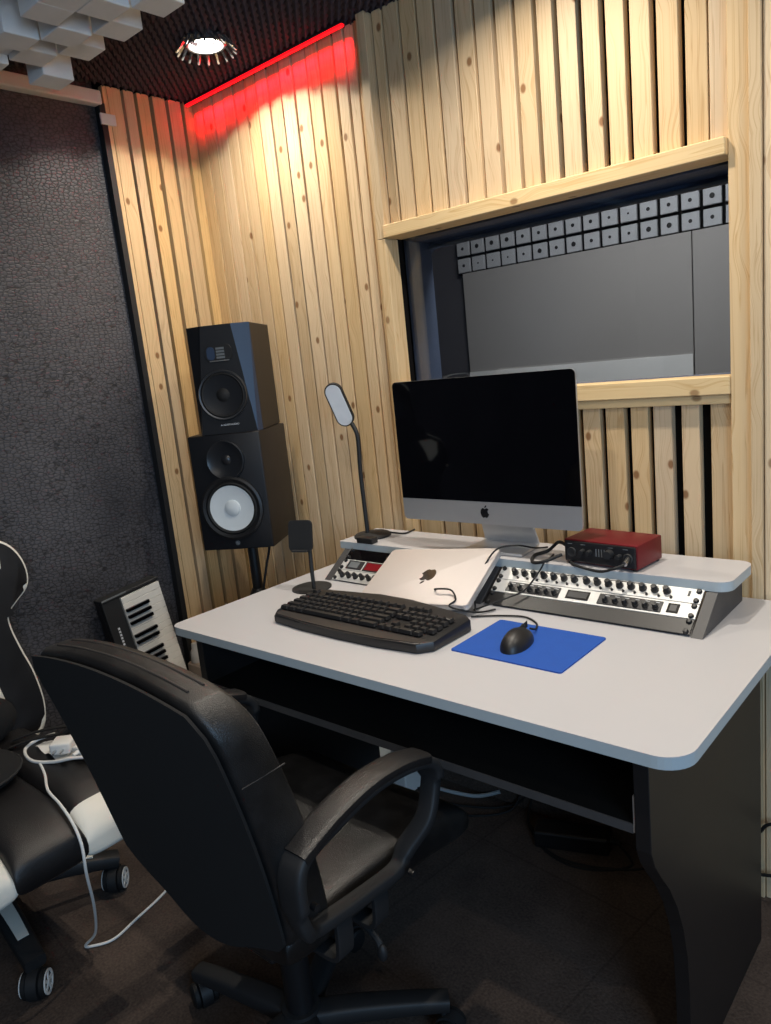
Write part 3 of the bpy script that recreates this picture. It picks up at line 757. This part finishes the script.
# lower speaker with the white cone
t = thing('monitor_speaker', 'large black studio speaker with a white woofer cone, bottom of the stack', 'speaker', spk_pos(-2.037, 1.509, .791), math.radians(31), 'stacked studio speakers')
w, h, d = .25*SC, .39*SC, .25
b = MB(); b.box(-w/2, .0, 0, w/2, d, h, .004, 2); b.build('cabinet', 'vinyl', t, True)
b = MB(); b.box(-w/2+.001, -.004, .001, w/2-.001, .0015, h-.001, .003, 2); b.build('baffle', 'baffle', t, True)
def ring(prof, x, z, name, m, par=None, y=-.004):
    b = MB(); b.lathe(prof, RX(PI/2), 48); o = b.build(name, m, par or t, True); o.location = (x, y, z); return o
k = SC
ring([(.108*k, 0), (.108*k, .012*k), (.1*k, .015*k), (.09*k, .012*k), (.088*k, 0)], 0, .143*k, 'woofer_ring', 'black_plastic')
ring([(.089*k, .002), (.089*k, .010*k), (.084*k, .0135*k), (.077*k, .010*k), (.0765*k, .001)], 0, .143*k, 'surround', 'rubber')
wc = ring([(.077*k, .0095*k), (.055*k, .005), (.028*k, .0025), (.0, .0022)], 0, .143*k, 'woofer_cone', 'cone_white')
ring([(.0275*k, .002), (.026*k, .006), (.018*k, .010), (0, .0125)], 0, 0, 'dust_cap', 'cone_white', wc, 0)
ring([(.066*k, 0), (.066*k, .011), (.062*k, .012), (.05*k, .007), (.028*k, .003), (.017*k, .002), (.012*k, .006), (0, .008)], 0, .305*k, 'tweeter', 'cone_black')
b = MB()
for a in range(4):
    an = PI/4+a*PI/2; b.cyl((.056*k*math.cos(an), -.008, .305*k+.056*k*math.sin(an)), (.056*k*math.cos(an), -.011, .305*k+.056*k*math.sin(an)), .004, n=10)
for a in range(8):
    an = PI/8+a*PI/4; b.cyl((.1*k*math.cos(an), -.008, .143*k+.1*k*math.sin(an)), (.1*k*math.cos(an), -.0125, .143*k+.1*k*math.sin(an)), .0035, n=10)
b.build('screw_heads', 'soft_black', t)
b = MB(); b.cyl((0, -.004, .022*k), (0, -.0055, .022*k), .0075, n=20); bd = b.build('badge', 'grey_lcd', t)
b = MB()
for a in range(3):
    m_ = TR(0, -.006, .022*k) @ RY(a*PI/3); b.box(-.0005, -.0004, -.006, .0005, .0004, .006, mat=m_)
b.build('emblem', 'steel', bd)
# upper speaker
t = thing('monitor_speaker', 'smaller black studio speaker with faceted front, stacked on top', 'speaker', spk_pos(-2.022, 1.530, 1.1815), math.radians(36), 'stacked studio speakers')
w, h, d = .21*SC, .347*SC, .25
xi0, xi1 = .060*k, .090*k
F = [(-w/2, 0), (w/2, 0), (w/2, h), (-w/2, h)]
b = MB(); b.box(-w/2, .018, 0, w/2, d, h, .002, 1); b.build('cabinet', 'vinyl', t)
# faceted front: flat centre with bevelled flanks
bm_ = MB()
cx_t, cx_b = .050*k, .094*k
fr_ = [(-cx_b, -.006, .0), (cx_b, -.006, .0), (cx_t, -.006, h), (-cx_t, -.006, h)]
bk_ = [(-w/2, .0185, 0), (w/2, .0185, 0), (w/2, .0185, h), (-w/2, .0185, h)]
fv = [bm_.bm.verts.new(p) for p in fr_]; bv = [bm_.bm.verts.new(p) for p in bk_]
bm_.bm.faces.new(fv)
for i in (0, 2, 3): bm_.bm.faces.new((fv[i], bv[i], bv[(i+1) % 4], fv[(i+1) % 4]))
bm_.build('baffle', 'baffle', t)
bm_ = MB()
fv = [bm_.bm.verts.new(p) for p in fr_]; bv = [bm_.bm.verts.new(p) for p in bk_]
bm_.bm.faces.new((fv[1], bv[1], bv[2], fv[2]))
bm_.build('bevelled_flank', 'bevel', t)  # right flank alone gets the painted blue light
ring([(.081*k, 0), (.081*k, .006), (.0785*k, .010), (.074*k, .009), (.073*k, 0)], -.004, .125*k, 'woofer_ring', 'dark_ring', None, -.006)
ring([(.074*k, .001), (.074*k, .006), (.069*k, .0085), (.064*k, .006), (.0635*k, .001)], -.004, .125*k, 'surround', 'rubber', None, -.006)
wc = ring([(.064*k, .0065), (.04*k, .003), (.0, .002)], -.004, .125*k, 'woofer_cone', 'cone_black', None, -.006)
ring([(.023*k, .002), (.018*k, .006), (.01*k, .009), (0, .010)], 0, 0, 'dust_cap', 'rubber', wc, 0)
tw = MB().prism(rrect(-.045*k, .232*k, .045*k, .285*k, .02*k), -.0095, -.0055, 'y', .001, 1).build('tweeter', 'black_plastic', t)
MB().prism(rrect(-.0385*k, .238*k, -.012*k, .279*k, .012*k), -.0105, -.009, 'y').build('waveguide', 'bevel', tw)
b = MB()
for q in range(4): b.box(-.007*k, -.0115, (.241+.0095*q)*k, .020*k, -.009, (.2475+.0095*q)*k)
b.build('ribbon', 'grey_lcd', tw)
b = MB(); b.box(-.032*k, -.011, .2325*k, .034*k, -.0085, .2355*k); b.build('lip', 'steel', tw)
text_obj('A ADAM AUDIO', .0078, TR(.004, -.0068, .028*k) @ RX(PI/2), 'badge_lettering', 'white_mark', t)
# stand
sx, sy, sz = spk_pos(-2.037, 1.509, .791)
a31 = math.radians(31); px, py = sx-.11*math.sin(a31)*1, sy+.11*math.cos(a31)
t = thing('speaker_stand', 'black speaker stand pole in the corner under the stacked speakers', 'speaker stand', (px, py, 0), a31)
b = MB(); b.lathe([(0, .02), (.12, .018), (.125, .012), (.125, 0), (0, 0)], n=40); b.build('base', 'soft_black', t, True)
b = MB(); b.cyl((0, 0, .018), (0, 0, .60), .022); b.build('outer_pole', 'soft_black', t, True)
b = MB(); b.cyl((0, 0, .60), (0, 0, sz-.008), .017); b.build('inner_pole', 'black_plastic', t, True)
b = MB(); b.cyl((0, 0, .58), (0, 0, .655), .030); b.cyl((0, 0, .655), (0, 0, .675), .030, .02); b.build('collar', 'black_plastic', t, True)
b = MB(); b.cyl((-.02, -.01, .625), (-.055, -.02, .63), .009); b.sphere((-.058, -.021, .63), .014, n=14); b.build('knob', 'black_plastic', t, True)
b = MB(); b.box(-.09, -.08, sz-.008, .09, .08, sz-.0005, .002); b.build('top_plate', 'soft_black', t)
cable([(px+.03, py+.045, sz+.06), (px+.05, py+.03, sz-.02), (px+.055, py, sz-.09), (px+.05, py-.02, sz-.17), (px+.035, py, sz-.24), (px+.03, py+.02, .4), (px+.03, py+.04, .12)], .004, 'black speaker cable looping beside the stand pole')

# ================================================================== AT THE LEFT WALL
# piano keyboard standing on end against the black wall
t = thing('piano_keyboard', 'black music keyboard with white and black keys standing on end against the wall', 'music keyboard')
# local: x across the keys (front = +x), y along the keyboard (down when stood), z out of the keys
top = V(-2.284, 1.200, .712); dn = V(.045, .085, -.705).normalized(); ac = V(.0, .99, .12); ac = (ac-dn*ac.dot(dn)).normalized(); oz = ac.cross(dn).normalized()
if oz.x < 0: oz = -oz
t.matrix_world = Matrix(((ac.x, dn.x, oz.x, top.x), (ac.y, dn.y, oz.y, top.y), (ac.z, dn.z, oz.z, top.z), (0, 0, 0, 1)))
Lk = .70
b = MB(); b.box(-.108, 0, 0, .104, Lk, .040, .004, 2); b.build('case', 'black_plastic', t)
b = MB(); b.box(-.108, .004, .0402, -.045, Lk-.004, .052, .003, 2); b.build('control_panel', 'soft_black', t)
b = MB(); b.box(-.108, -.004, .002, .104, .006, .055, .002, 1); b.build('end_cap', 'soft_black', t)
b = MB(); b.box(-.107, -.0048, .0535, -.02, .0005, .0556); b.build('edge_glint', 'grey_lcd', t)
wk0 = None; n = 0
y = .012
pat = [0, 1, 1, 1, 0, 1, 1]   # black key after this white key
k = 0
bk0 = None
while y < Lk-.03:
    if wk0 is None:
        b = MB(); b.box(-.042, .0004, .0402, .102, .0225, .054, .001, 1); wk0 = b.build('white_key', 'key_white', t); wk0.location = (0, y, 0)
    else: part_copy(wk0, (0, y, 0))
    if pat[k % 7]:
        if bk0 is None:
            b = MB(); b.box(-.040, -.0055, .0545, .045, .0055, .066, .0015, 1); bk0 = b.build('black_key', 'gloss_black', t); bk0.location = (0, y+.023, 0)
        else: part_copy(bk0, (0, y+.023, 0))
    y += .023; k += 1
b = MB()
for q in range(9): b.box(-.083, .10+q*.011, .0521, -.076, .107+q*.011, .0526)
b.box(-.085, .22, .0521, -.076, .32, .0526); b.build('markings', 'white_mark', t)
# pale box in the corner with a small white bottle
t = thing('cardboard_box', 'pale beige box on the floor in the corner behind the office chair', 'box', (-2.175, 1.47, 0))
b = MB(); b.box(-.095, -.085, .0, .075, .085, .38, .003, 1); b.build('carton', 'pale_box', t)
b = MB(); b.box(-.09, -.08, .3805, -.012, .08, .3835); b.box(-.008, -.08, .3805, .07, .08, .3835); b.build('flap', 'pale_box', t)
b = MB(); b.lathe([(0, .07), (.012, .07), (.014, .064), (.014, .05), (.02, .04), (.022, .004), (.02, 0), (0, 0)], n=20); o = b.build('small_bottle', 'white_plastic', None, True); o.location = (-2.238, 1.408, .3836)
tag(o, 'small white bottle on the pale box beside the black wall', 'bottle')

# ================================================================== UNDER THE DESK
t = thing('storage_box', 'pale white box on the floor by the wall under the desk', 'box', (-1.60, 1.665, 0))
b = MB(); b.box(-.13, -.07, .0, .13, .07, .085, .004, 1); b.build('tub', 'white_plastic', t)
b = MB(); b.box(-.135, -.082, .0855, .135, .075, .10, .004, 1); b.build('lid', 'edge', t)
t = thing('power_supply', 'black power brick on the floor below the right end of the desk', 'power supply', (-.93, 1.66, 0), .35)
b = MB(); b.box(-.10, -.035, .001, .10, .035, .05, .006, 2); b.build('case', 'black_plastic', t)
b = MB(); b.cyl((.10, 0, .025), (.125, 0, .025), .010, .006, 12); b.build('strain_relief', 'rubber', t)
cable([(-.81, 1.70, .02), (-.76, 1.66, .004), (-.82, 1.60, .004), (-.90, 1.575, .004), (-.99, 1.60, .004), (-1.08, 1.68, .004), (-1.10, 1.73, .03), (-1.08, 1.745, .10), (-1.02, 1.74, .2)], .0035, 'black cable looped wide round the power brick')
cable([(-1.03, 1.62, .03), (-1.06, 1.66, .01), (-.98, 1.60, .004), (-.88, 1.59, .004), (-.76, 1.64, .004), (-.70, 1.70, .004)], .003, 'black cable running along the floor toward the side panel')
cable([(-1.45, 1.68, .004), (-1.36, 1.69, .004), (-1.28, 1.71, .006), (-1.21, 1.735, .03)], .006, 'pale grey cable on the floor behind the armrest', 'edge')
cable([(-1.47, 1.65, .004), (-1.36, 1.63, .004), (-1.26, 1.66, .004), (-1.19, 1.70, .004), (-1.13, 1.735, .03), (-1.10, 1.74, .12)], .0035, 'black cable arching over the floor under the desk shelf')
cable([(-1.46, 1.60, .004), (-1.33, 1.59, .004), (-1.22, 1.63, .004), (-1.15, 1.70, .01), (-1.13, 1.74, .07)], .003, 'thinner black cable on the carpet under the desk shelf')
for zz, lab in (((.175, .19, .222), 'upper black cable at the foot of the right wall boards'), ((.082, .078, .085), 'lower black cable at the foot of the right wall boards')):
    cable([(-.56, 1.69, zz[0]), (-.49, 1.70, zz[0]), (-.46, 1.70, zz[1]), (-.43, 1.70, zz[2]), (-.32, 1.705, zz[2]+.02)], .004, lab)

# ================================================================== OFFICE CHAIR
t = thing('office_chair', 'worn black leather office chair with looped armrests in front of the desk', 'chair', (-1.062, .775, 0), 0)
oc = t
def L(x, y, z): return V(x+1.062, y-.775, z)
# backrest
def back_f(x0, x1, ztop, zbot):
    def f(u, v, d):
        # outline: narrower towards the bottom, rounded corners
        hw = .262-.035*(1-v)**2
        e = max(0, (abs(2*v-1)-.70)/.30)
        hw *= (1-e**2.6*(.42 if v < .5 else .16))
        z = zbot+v*(ztop-zbot)-(.02*u*u*(v**3))+(.055*u*u*(1-v)**4)
        y = .612-.115*v+.012*math.sin(v*PI)-.012*u*u*0
        return L(-1.072+u*hw, y+.052+(d if d < 0 else d*(1-.5*v**3)), z)
    return f
b = MB(); b.cushion(back_f(0, 0, .955, .395), 1, .052, .052, 36, 36, 9.0); b.build('backrest', 'leather', oc, True, 60)
bf = back_f(0, 0, .955, .395)
b = MB()
g1 = [[b.bm.verts.new(bf(u*.982, .008+v*.972, -.0505)) for u in [-1+i/12 for i in range(25)]] for v in [j/16 for j in range(17)]]
for j in range(16):
    for i in range(24): b.bm.faces.new((g1[j][i], g1[j][i+1], g1[j+1][i+1], g1[j+1][i]))
r = bmesh.ops.extrude_face_region(b.bm, geom=b.bm.faces[:])
for v in r['geom']:
    if isinstance(v, bmesh.types.BMVert): v.co.y -= .005
b.build('back_panel', 'fabric', oc, True, 50)
for dd in (-.020, .012):
    b = MB(); b.tube([bf(u, .997 - .004, dd) + V(0, 0, .0035) for u in (-.86, -.5, 0, .5, .86)], .002, 6, 6); b.build('seam', 'thread', oc, True)
b = MB(); b.tube([bf(.985, .74, d_) + V(.003, 0, 0) for d_ in (-.040, -.01, .025, .05)], .0011, 6, 4); b.build('seam', 'thread', oc, True)
# seat
def seat_f(u, v, d):
    hw = .235*(1-.10*(1-v)**2)
    z = .432+.012*math.sin(v*PI)-.035*max(0, v-.75)**1*4*.5+.012*u*u
    return L(-1.085+u*hw, .625+v*.475, z+d)
b = MB(); b.cushion(seat_f, 1, .055, .050, 28, 28, 5.0); b.build('seat', 'leather', oc, True, 60)
b = MB(); b.box(-.14, -.12, .355, .10, .20, .382, .006); b.box(-.06, -.09, .325, .04, .09, .3555, .006); b.build('seat_mechanism', 'black_plastic', oc)
b = MB(); b.tube([L(-1.06, .84, .355), L(-.93, .83, .350), L(-.875, .825, .335), L(-.862, .822, .318)], .007, 10); b.sphere(tuple(L(-.860, .822, .312)), .011, .009, .018, 12); b.build('lever', 'soft_black', oc, True)
b = MB(); b.sweep([L(-1.07, .80, .350), L(-1.07, .74, .350), L(-1.07, .68, .358), L(-1.07, .655, .40), L(-1.07, .655, .46)], .07, .008, 6); b.build('back_bracket', 'black_plastic', oc, True)
# armrests: closed loops
loop = [(.612, .655), (.69, .680), (.774, .692), (.852, .686), (.915, .668), (.938, .640), (.932, .60), (.909, .555), (.872, .510), (.842, .486), (.762, .490), (.68, .500), (.640, .508), (.612, .535), (.600, .59)]
for sgn in (1, -1):
    X = -.802 if sgn > 0 else -1.312
    b = MB(); P = [L(X-(.02*sgn if z < .52 else 0), y, z) for y, z in loop]
    def wd(q):
        return .052 if q < .36 or q > .93 else (.036 if q < .56 else .03)
    b.sweep(P, wd, .022, 6, True, rnd=.45); a_ = b.build('armrest', 'soft_black', oc, True, 60)
    b = MB(); b.sweep([L(X, y, z+.0065) for y, z in loop[:5]], .054, .022, 8, rnd=.55); b.build('arm_pad', 'leather2', a_, True)
    xa, xb = sorted((X-.024*sgn, X-.125*sgn))
    for yy in (.71, .80):
        b = MB(); P = [L(X-.12*sgn, yy, .398), L(X-.06*sgn, yy, .398), L(X-.034*sgn, yy, .405), L(X-.026*sgn, yy, .43), L(X-.024*sgn, yy, .495)]
        b.sweep(P, .036, .010, 4, side=V(0, 1, 0), rnd=.3); b.build('arm_bracket', 'soft_black', a_, True)
    for (yy, zz) in ((.625, .575), (.845, .492)): MB().cyl(L(X+.010*sgn, yy, zz), L(X+.021*sgn, yy, zz), .006, n=12).build('bolt', 'black_plastic', a_)
# gas column and star base
b = MB(); b.cyl((0, 0, .10), (0, 0, .24), .028); b.cyl((0, 0, .24), (0, 0, .252), .030); b.build('column_sleeve', 'black_plastic', oc, True)
b = MB(); b.cyl((0, 0, .25), (0, 0, .33), .0145); b.build('gas_lift', 'chrome', oc, True)
b = MB(); b.cyl((0, 0, .066), (0, 0, .125), .045, .038); b.build('base_hub', 'soft_black', oc, True)
def caster(parent, x, y, ang, m='soft_black', rim=None, r=.026):
    c = bpy.data.objects.new('caster', bpy.data.meshes.new('caster')); bpy.data.objects.remove(c)
    b = MB(); b.cyl((0, 0, .028), (0, 0, .078), .006, n=10)
    b.lathe([(.012, -.012), (r+.004, -.012), (r+.004, .012), (.012, .012)], TR(0, -.012, r) @ RY(PI/2), 20)
    c = b.build('caster', m, parent, True); c.location = (x, y, 0); c.rotation_euler = (0, 0, ang)
    for sx in (-1, 1):
        b = MB(); b.lathe([(0, -.007), (r-.004, -.007), (r, -.004), (r, .004), (r-.004, .007), (0, .007)], TR(sx*.020, -.012, r) @ RY(PI/2), 24)
        w_ = b.build('wheel', 'rubber', c, True)
        if rim:
            b = MB()
            mm = TR(sx*.0275, -.012, r) @ RY(PI/2)
            b.lathe([(r*.68, -.002), (r*.86, -.002), (r*.86, .002), (r*.68, .002), (r*.68, -.002)], mm, 24); b.lathe([(0, .003), (r*.22, .003), (r*.22, -.002), (0, -.002)], mm, 12)
            for k_ in range(5):
                a = 2*PI*k_/5; b.box(-r*.11, 0, -.0015, r*.11, r*.74, .0018, mat=mm @ RZ(a))
            b.build('wheel_rim', rim, c)
    return c
for k in range(5):
    a = math.radians(45+72*k); ca, sa = math.cos(a), math.sin(a)
    b = MB(); b.sweep([(.03*ca, .03*sa, .098), (.12*ca, .12*sa, .097), (.22*ca, .22*sa, .090), (.295*ca, .295*sa, .082)], lambda q: .052-.012*q, lambda q: .042-.012*q, 5, side=V(-sa, ca, 0), rnd=.5)
    b.build('base_leg', 'soft_black', oc, True)
    caster(oc, .283*ca, .283*sa, a+1.1)

# ================================================================== GAMING CHAIR
gx, gy = -2.015, .548
t = thing('gaming_chair', 'black and white gaming chair at the left edge by the black wall', 'chair', (gx, gy, 0), 0)
gc = t
# local: faces +x.  seat centre strip, two white tipped side wings
def gseat(y0, y1, x0, x1, zt, th, crown, drop):
    def f(u, v, d):
        x = x0+(x1-x0)*v; y = (y0+y1)/2+u*(y1-y0)/2
        z = zt-th/2+crown*(1-u*u)-drop*max(0, v-.72)**2*12.7
        return V(x, y, z+d)
    return f
b = MB(); b.cushion(gseat(-.08, .08, -.24, .47, .468, .11, .0, .03), 1, .055, .055, 20, 28, 5.0); b.build('seat', 'leather2', gc, True, 60)
for y0, y1 in ((-.215, -.075), (.075, .215)):
    b = MB(); b.cushion(gseat(y0, y1, -.22, .462, .474, .125, .0, .04), 1, .062, .062, 14, 28, 3.5); w_ = b.build('seat_wing', 'leather2', gc, True, 60)
    fw = gseat(y0-.0015, y1+.0015, -.22, .466, .4745, .125, .0, .04)
    b = MB()
    def tip(u, v, d, fw=fw): return fw(u, .66+v*.34, d)
    # the white nose of the wing: same pillow, front third, a hair bigger
    def rim(a, p=3.5): return max(0, 1-abs(a)**p)**(1/p)
    us = [-math.cos(PI*i/16) for i in range(17)]; vs_ = [.90+.10*math.sin(PI/2*j/14) for j in range(15)]
    for sgn in (-1, 1):
        g_ = [[b.bm.verts.new(fw(u, v + (.05*(1-u*u)*(1-v)/.3 if False else 0), sgn*.0635*rim(u)*rim(2*v-1))) for u in us] for v in vs_]
        for j in range(14):
            for i in range(16): b.bm.faces.new((g_[j][i], g_[j][i+1], g_[j+1][i+1], g_[j+1][i]))
    bmesh.ops.remove_doubles(b.bm, verts=b.bm.verts[:], dist=1e-5)
    b.build('white_tip', 'white_leather', w_, True, 60)
b = MB(); b.box(-.20, -.20, .318, .36, .21, .345, .006); b.box(-.10, -.09, .29, .12, .09, .318, .004); b.build('seat_frame', 'soft_black', gc)
# backrest, leaning a little toward the wall; outline with shoulder and hip wings
half = [(0, .40), (.13, .40), (.235, .43), (.262, .50), (.256, .60), (.238, .68), (.226, .745), (.228, .785), (.252, .815), (.284, .85), (.292, .89), (.284, .935), (.262, .972), (.225, .995), (.17, 1.03), (.15, 1.10), (.14, 1.20), (.10, 1.25), (0, 1.26)]
outl = half+[(-y, z) for y, z in half[-2:0:-1]]
def lean(z): return -.145-.06*(z-.45)
PP = [(p.x, p.y) for p in catmull([V(y, z, 0) for y, z in outl], 4, True)]
b = MB(); b.prism(PP, -.045, .02, 'x', .014, 3)
for v in b.bm.verts: v.co.x += lean(v.co.z)+.35*max(0, abs(v.co.y)-.15)
b.build('backrest', 'leather2', gc, True, 50)
b = MB(); pts = [V(lean(z)+.35*max(0, abs(y)-.15)+.012, y, z) for y, z in PP]
b.tube(pts, .0065, 8, 0, True); b.build('piping', 'white_leather', gc, True)
def patch(poly, name, m, x=.021):
    b = MB(); b.prism(poly, x-.004, x+.004, 'x', .002, 1)
    for v in b.bm.verts: v.co.x += lean(v.co.z)+.35*max(0, abs(v.co.y)-.15)
    return b.build(name, m, gc)
for s_ in (1, -1):
    patch([(s_*y, z) for y, z in ((.10, .85), (.19, .875), (.236, .915), (.240, .968), (.21, .985), (.10, .99))], 'white_panel', 'white_leather')
# lumbar cushion and lower white panel
b = MB(); b.prism([(.0, .565), (.05, .545), (.13, .515), (.165, .515), (.17, .56), (.155, .645), (.10, .655), (0, .66)], .02, .05, 'x', .008, 3)
for v in b.bm.verts: v.co.x += lean(v.co.z)+.01
b.build('lumbar_panel', 'white_leather', gc, True)
# column, star base with white inlays and white wheel rims
b = MB(); b.cyl((0, 0, .10), (0, 0, .30), .028); b.build('gas_lift', 'soft_black', gc, True)
b = MB(); b.cyl((0, 0, .075), (0, 0, .15), .055, .045); b.build('base_hub', 'soft_black', gc, True)
for k in range(5):
    a = math.radians(-5+72*k); ca, sa = math.cos(a), math.sin(a)
    b = MB(); b.sweep([(.03*ca, .03*sa, .125), (.14*ca, .14*sa, .118), (.24*ca, .24*sa, .10), (.318*ca, .318*sa, .082)], lambda q: .062-.014*q, lambda q: .05-.016*q, 5, side=V(-sa, ca, 0), rnd=.4)
    lg = b.build('base_leg', 'soft_black', gc, True)
    b = MB(); b.sweep([(.12*ca, .12*sa, .143), (.19*ca, .19*sa, .134), (.255*ca, .255*sa, .117)], lambda q: .034-.008*q, .004, 5, side=V(-sa, ca, 0), rnd=.3); b.build('inlay', 'white_leather', lg, True)
    caster(gc, .305*ca, .305*sa, a+(.9 if k != 1 else -.4), 'soft_black', 'white_plastic', .032)

# ---------------------------------------------------------------- things lying on the gaming chair
t = thing('round_pouch', 'round black pouch lying on the seat of the gaming chair', 'pouch', (-1.89, .525, .4765))
b = MB(); b.lathe([(0, .045), (.07, .043), (.105, .034), (.116, .020), (.108, .006), (.08, .0), (0, 0)], n=40); b.build('shell', 'fabric', t, True)
b = MB(); b.tube([(.117*math.cos(2*PI*i/28), .117*math.sin(2*PI*i/28), .020) for i in range(28)], .0028, 6, 0, True); b.build('zip', 'soft_black', t, True)
t = thing('lumbar_cushion', 'black round cushion against the gaming chair backrest', 'cushion', (-2.075, .60, .515))
b = MB(); b.sphere((0, 0, .02), .055, .125, .075, 24, RY(-.15)); b.build('pad', 'fabric', t, True)
t = thing('usb_charger', 'white square wall charger lying on the gaming chair seat', 'charger', (-1.822, .728, .482), .75)
b = MB(); b.box(-.026, -.026, .004, .026, .026, .034, .006, 3); b.build('body', 'white_plastic', t, True)
b = MB()
for s_ in (-1, 1): b.cyl((s_*.009, -.025, .018), (s_*.009, -.044, .018), .0022, n=10)
b.build('pin', 'steel', t)
t = thing('power_adapter', 'white plug adapter beside the square charger on the seat', 'adapter', (-1.768, .762, .482), .3)
b = MB(); b.box(-.022, -.03, .002, .022, .03, .026, .006, 3); b.build('body', 'white_plastic', t, True)
b = MB(); b.cyl((0, -.03, .014), (0, -.045, .014), .006, .004, 12); b.build('strain_relief', 'white_plastic', t)
b = MB(); g_ = [[b.bm.verts.new((-1.93+.15*i/8, .70+.14*j/6, .4795+.006*math.sin(i*1.7+j)*math.cos(j*1.3))) for i in range(9)] for j in range(7)]
for j in range(6):
    for i in range(8): b.bm.faces.new((g_[j][i], g_[j][i+1], g_[j+1][i+1], g_[j+1][i]))
tag(b.build('plastic_bag', 'white_plastic', None, True), 'crumpled pale bag under the chargers on the gaming chair', 'bag')
rb = [(-1.99, .66, .478), (-1.95, .70, .492), (-1.90, .745, .500), (-1.86, .79, .498), (-1.84, .82, .49)]
for k, lab in ((0, 'black strap lying across the pale bag on the seat'), (1, 'second black strap beside it, nearer the backrest')):
    b = MB(); b.sweep([(x-.028*k, y+.02*k, z+.004*k) for x, y, z in rb], .012, .004, 6, side=V(.7, -.7, 0)); tag(b.build('strap', 'fabric', None, True), lab, 'strap')
b = MB(); b.tube([(-1.885, .735, .49), (-1.86, .765, .515), (-1.835, .775, .51), (-1.85, .745, .50), (-1.875, .765, .505), (-1.845, .79, .512), (-1.825, .765, .50), (-1.86, .75, .495)], .009, 8, 8)
tag(b.build('cable', 'rubber', None, True), 'bundled black cable on the pale bag beside the chargers', 'cable')
cable([(-1.70, .79, .47), (-1.745, .725, .490), (-1.80, .69, .480), (-1.87, .665, .474), (-1.945, .68, .474), (-1.965, .72, .478), (-1.93, .755, .490)], .0042, 'white cable curling round the charger on the seat', 'white_plastic')
cable([(-1.845, .672, .474), (-1.78, .655, .470), (-1.70, .625, .470), (-1.63, .618, .462), (-1.565, .612, .44), (-1.532, .608, .40), (-1.535, .607, .33), (-1.60, .635, .20), (-1.70, .665, .06), (-1.75, .655, .006), (-1.735, .665, .004), (-1.71, .71, .004), (-1.725, .78, .004), (-1.75, .88, .004), (-1.80, .99, .004)], .0034, 'white cable trailing from the gaming chair down to the carpet', 'white_plastic')

# ================================================================== LIGHT AND CAMERA
def area(name, loc, target, size, energy, col, sy=None):
    L_ = bpy.data.lights.new(name, 'AREA'); L_.size = size; L_.energy = energy; L_.color = col
    if sy: L_.shape = 'RECTANGLE'; L_.size_y = sy
    o = bpy.data.objects.new(name, L_); C.objects.link(o); o.location = loc
    o.rotation_euler = (Vector(target)-Vector(loc)).to_track_quat('-Z', 'Y').to_euler(); return o
area('blue_fill', (1.6, -.6, 1.45), (-.9, .9, .6), 1.1, 42, (.42, .68, 1))  # added bluish fill from the right, its source unseen
area('room_fill', (-.3, -.5, 2.2), (-.9, .9, .5), 1.2, 9, (1, .93, .84))
area('booth_light', (-1.1, 2.3, 2.36), (-1.2, 2.9, .8), .6, 30, (1, .95, .9))
w = bpy.data.worlds.new('World'); bpy.context.scene.world = w; w.use_nodes = True
w.node_tree.nodes['Background'].inputs[0].default_value = (.5, .55, .65, 1); w.node_tree.nodes['Background'].inputs[1].default_value = .03

yaw, pitch, roll, F = math.radians(-41.986), math.radians(-11.279), math.radians(-5.982), 752.75
fw = V(math.sin(yaw)*math.cos(pitch), math.cos(yaw)*math.cos(pitch), math.sin(pitch))
rt = V(math.cos(yaw), -math.sin(yaw), 0); upv = rt.cross(fw)
c, s = math.cos(roll), math.sin(roll)
r2 = c*rt+s*upv; u2 = -s*rt+c*upv
cam = bpy.data.cameras.new('camera'); co = bpy.data.objects.new('camera', cam); C.objects.link(co)
co.matrix_world = Matrix(((r2.x, u2.x, -fw.x, 0), (r2.y, u2.y, -fw.y, 0), (r2.z, u2.z, -fw.z, 1.36), (0, 0, 0, 1)))
cam.sensor_fit = 'VERTICAL'; cam.sensor_height = 24; cam.lens = F*24/1024; cam.clip_start = .02
sc = bpy.context.scene; sc.camera = co
sc.view_settings.view_transform = 'Standard'; sc.view_settings.look = 'None'; sc.view_settings.exposure = 0
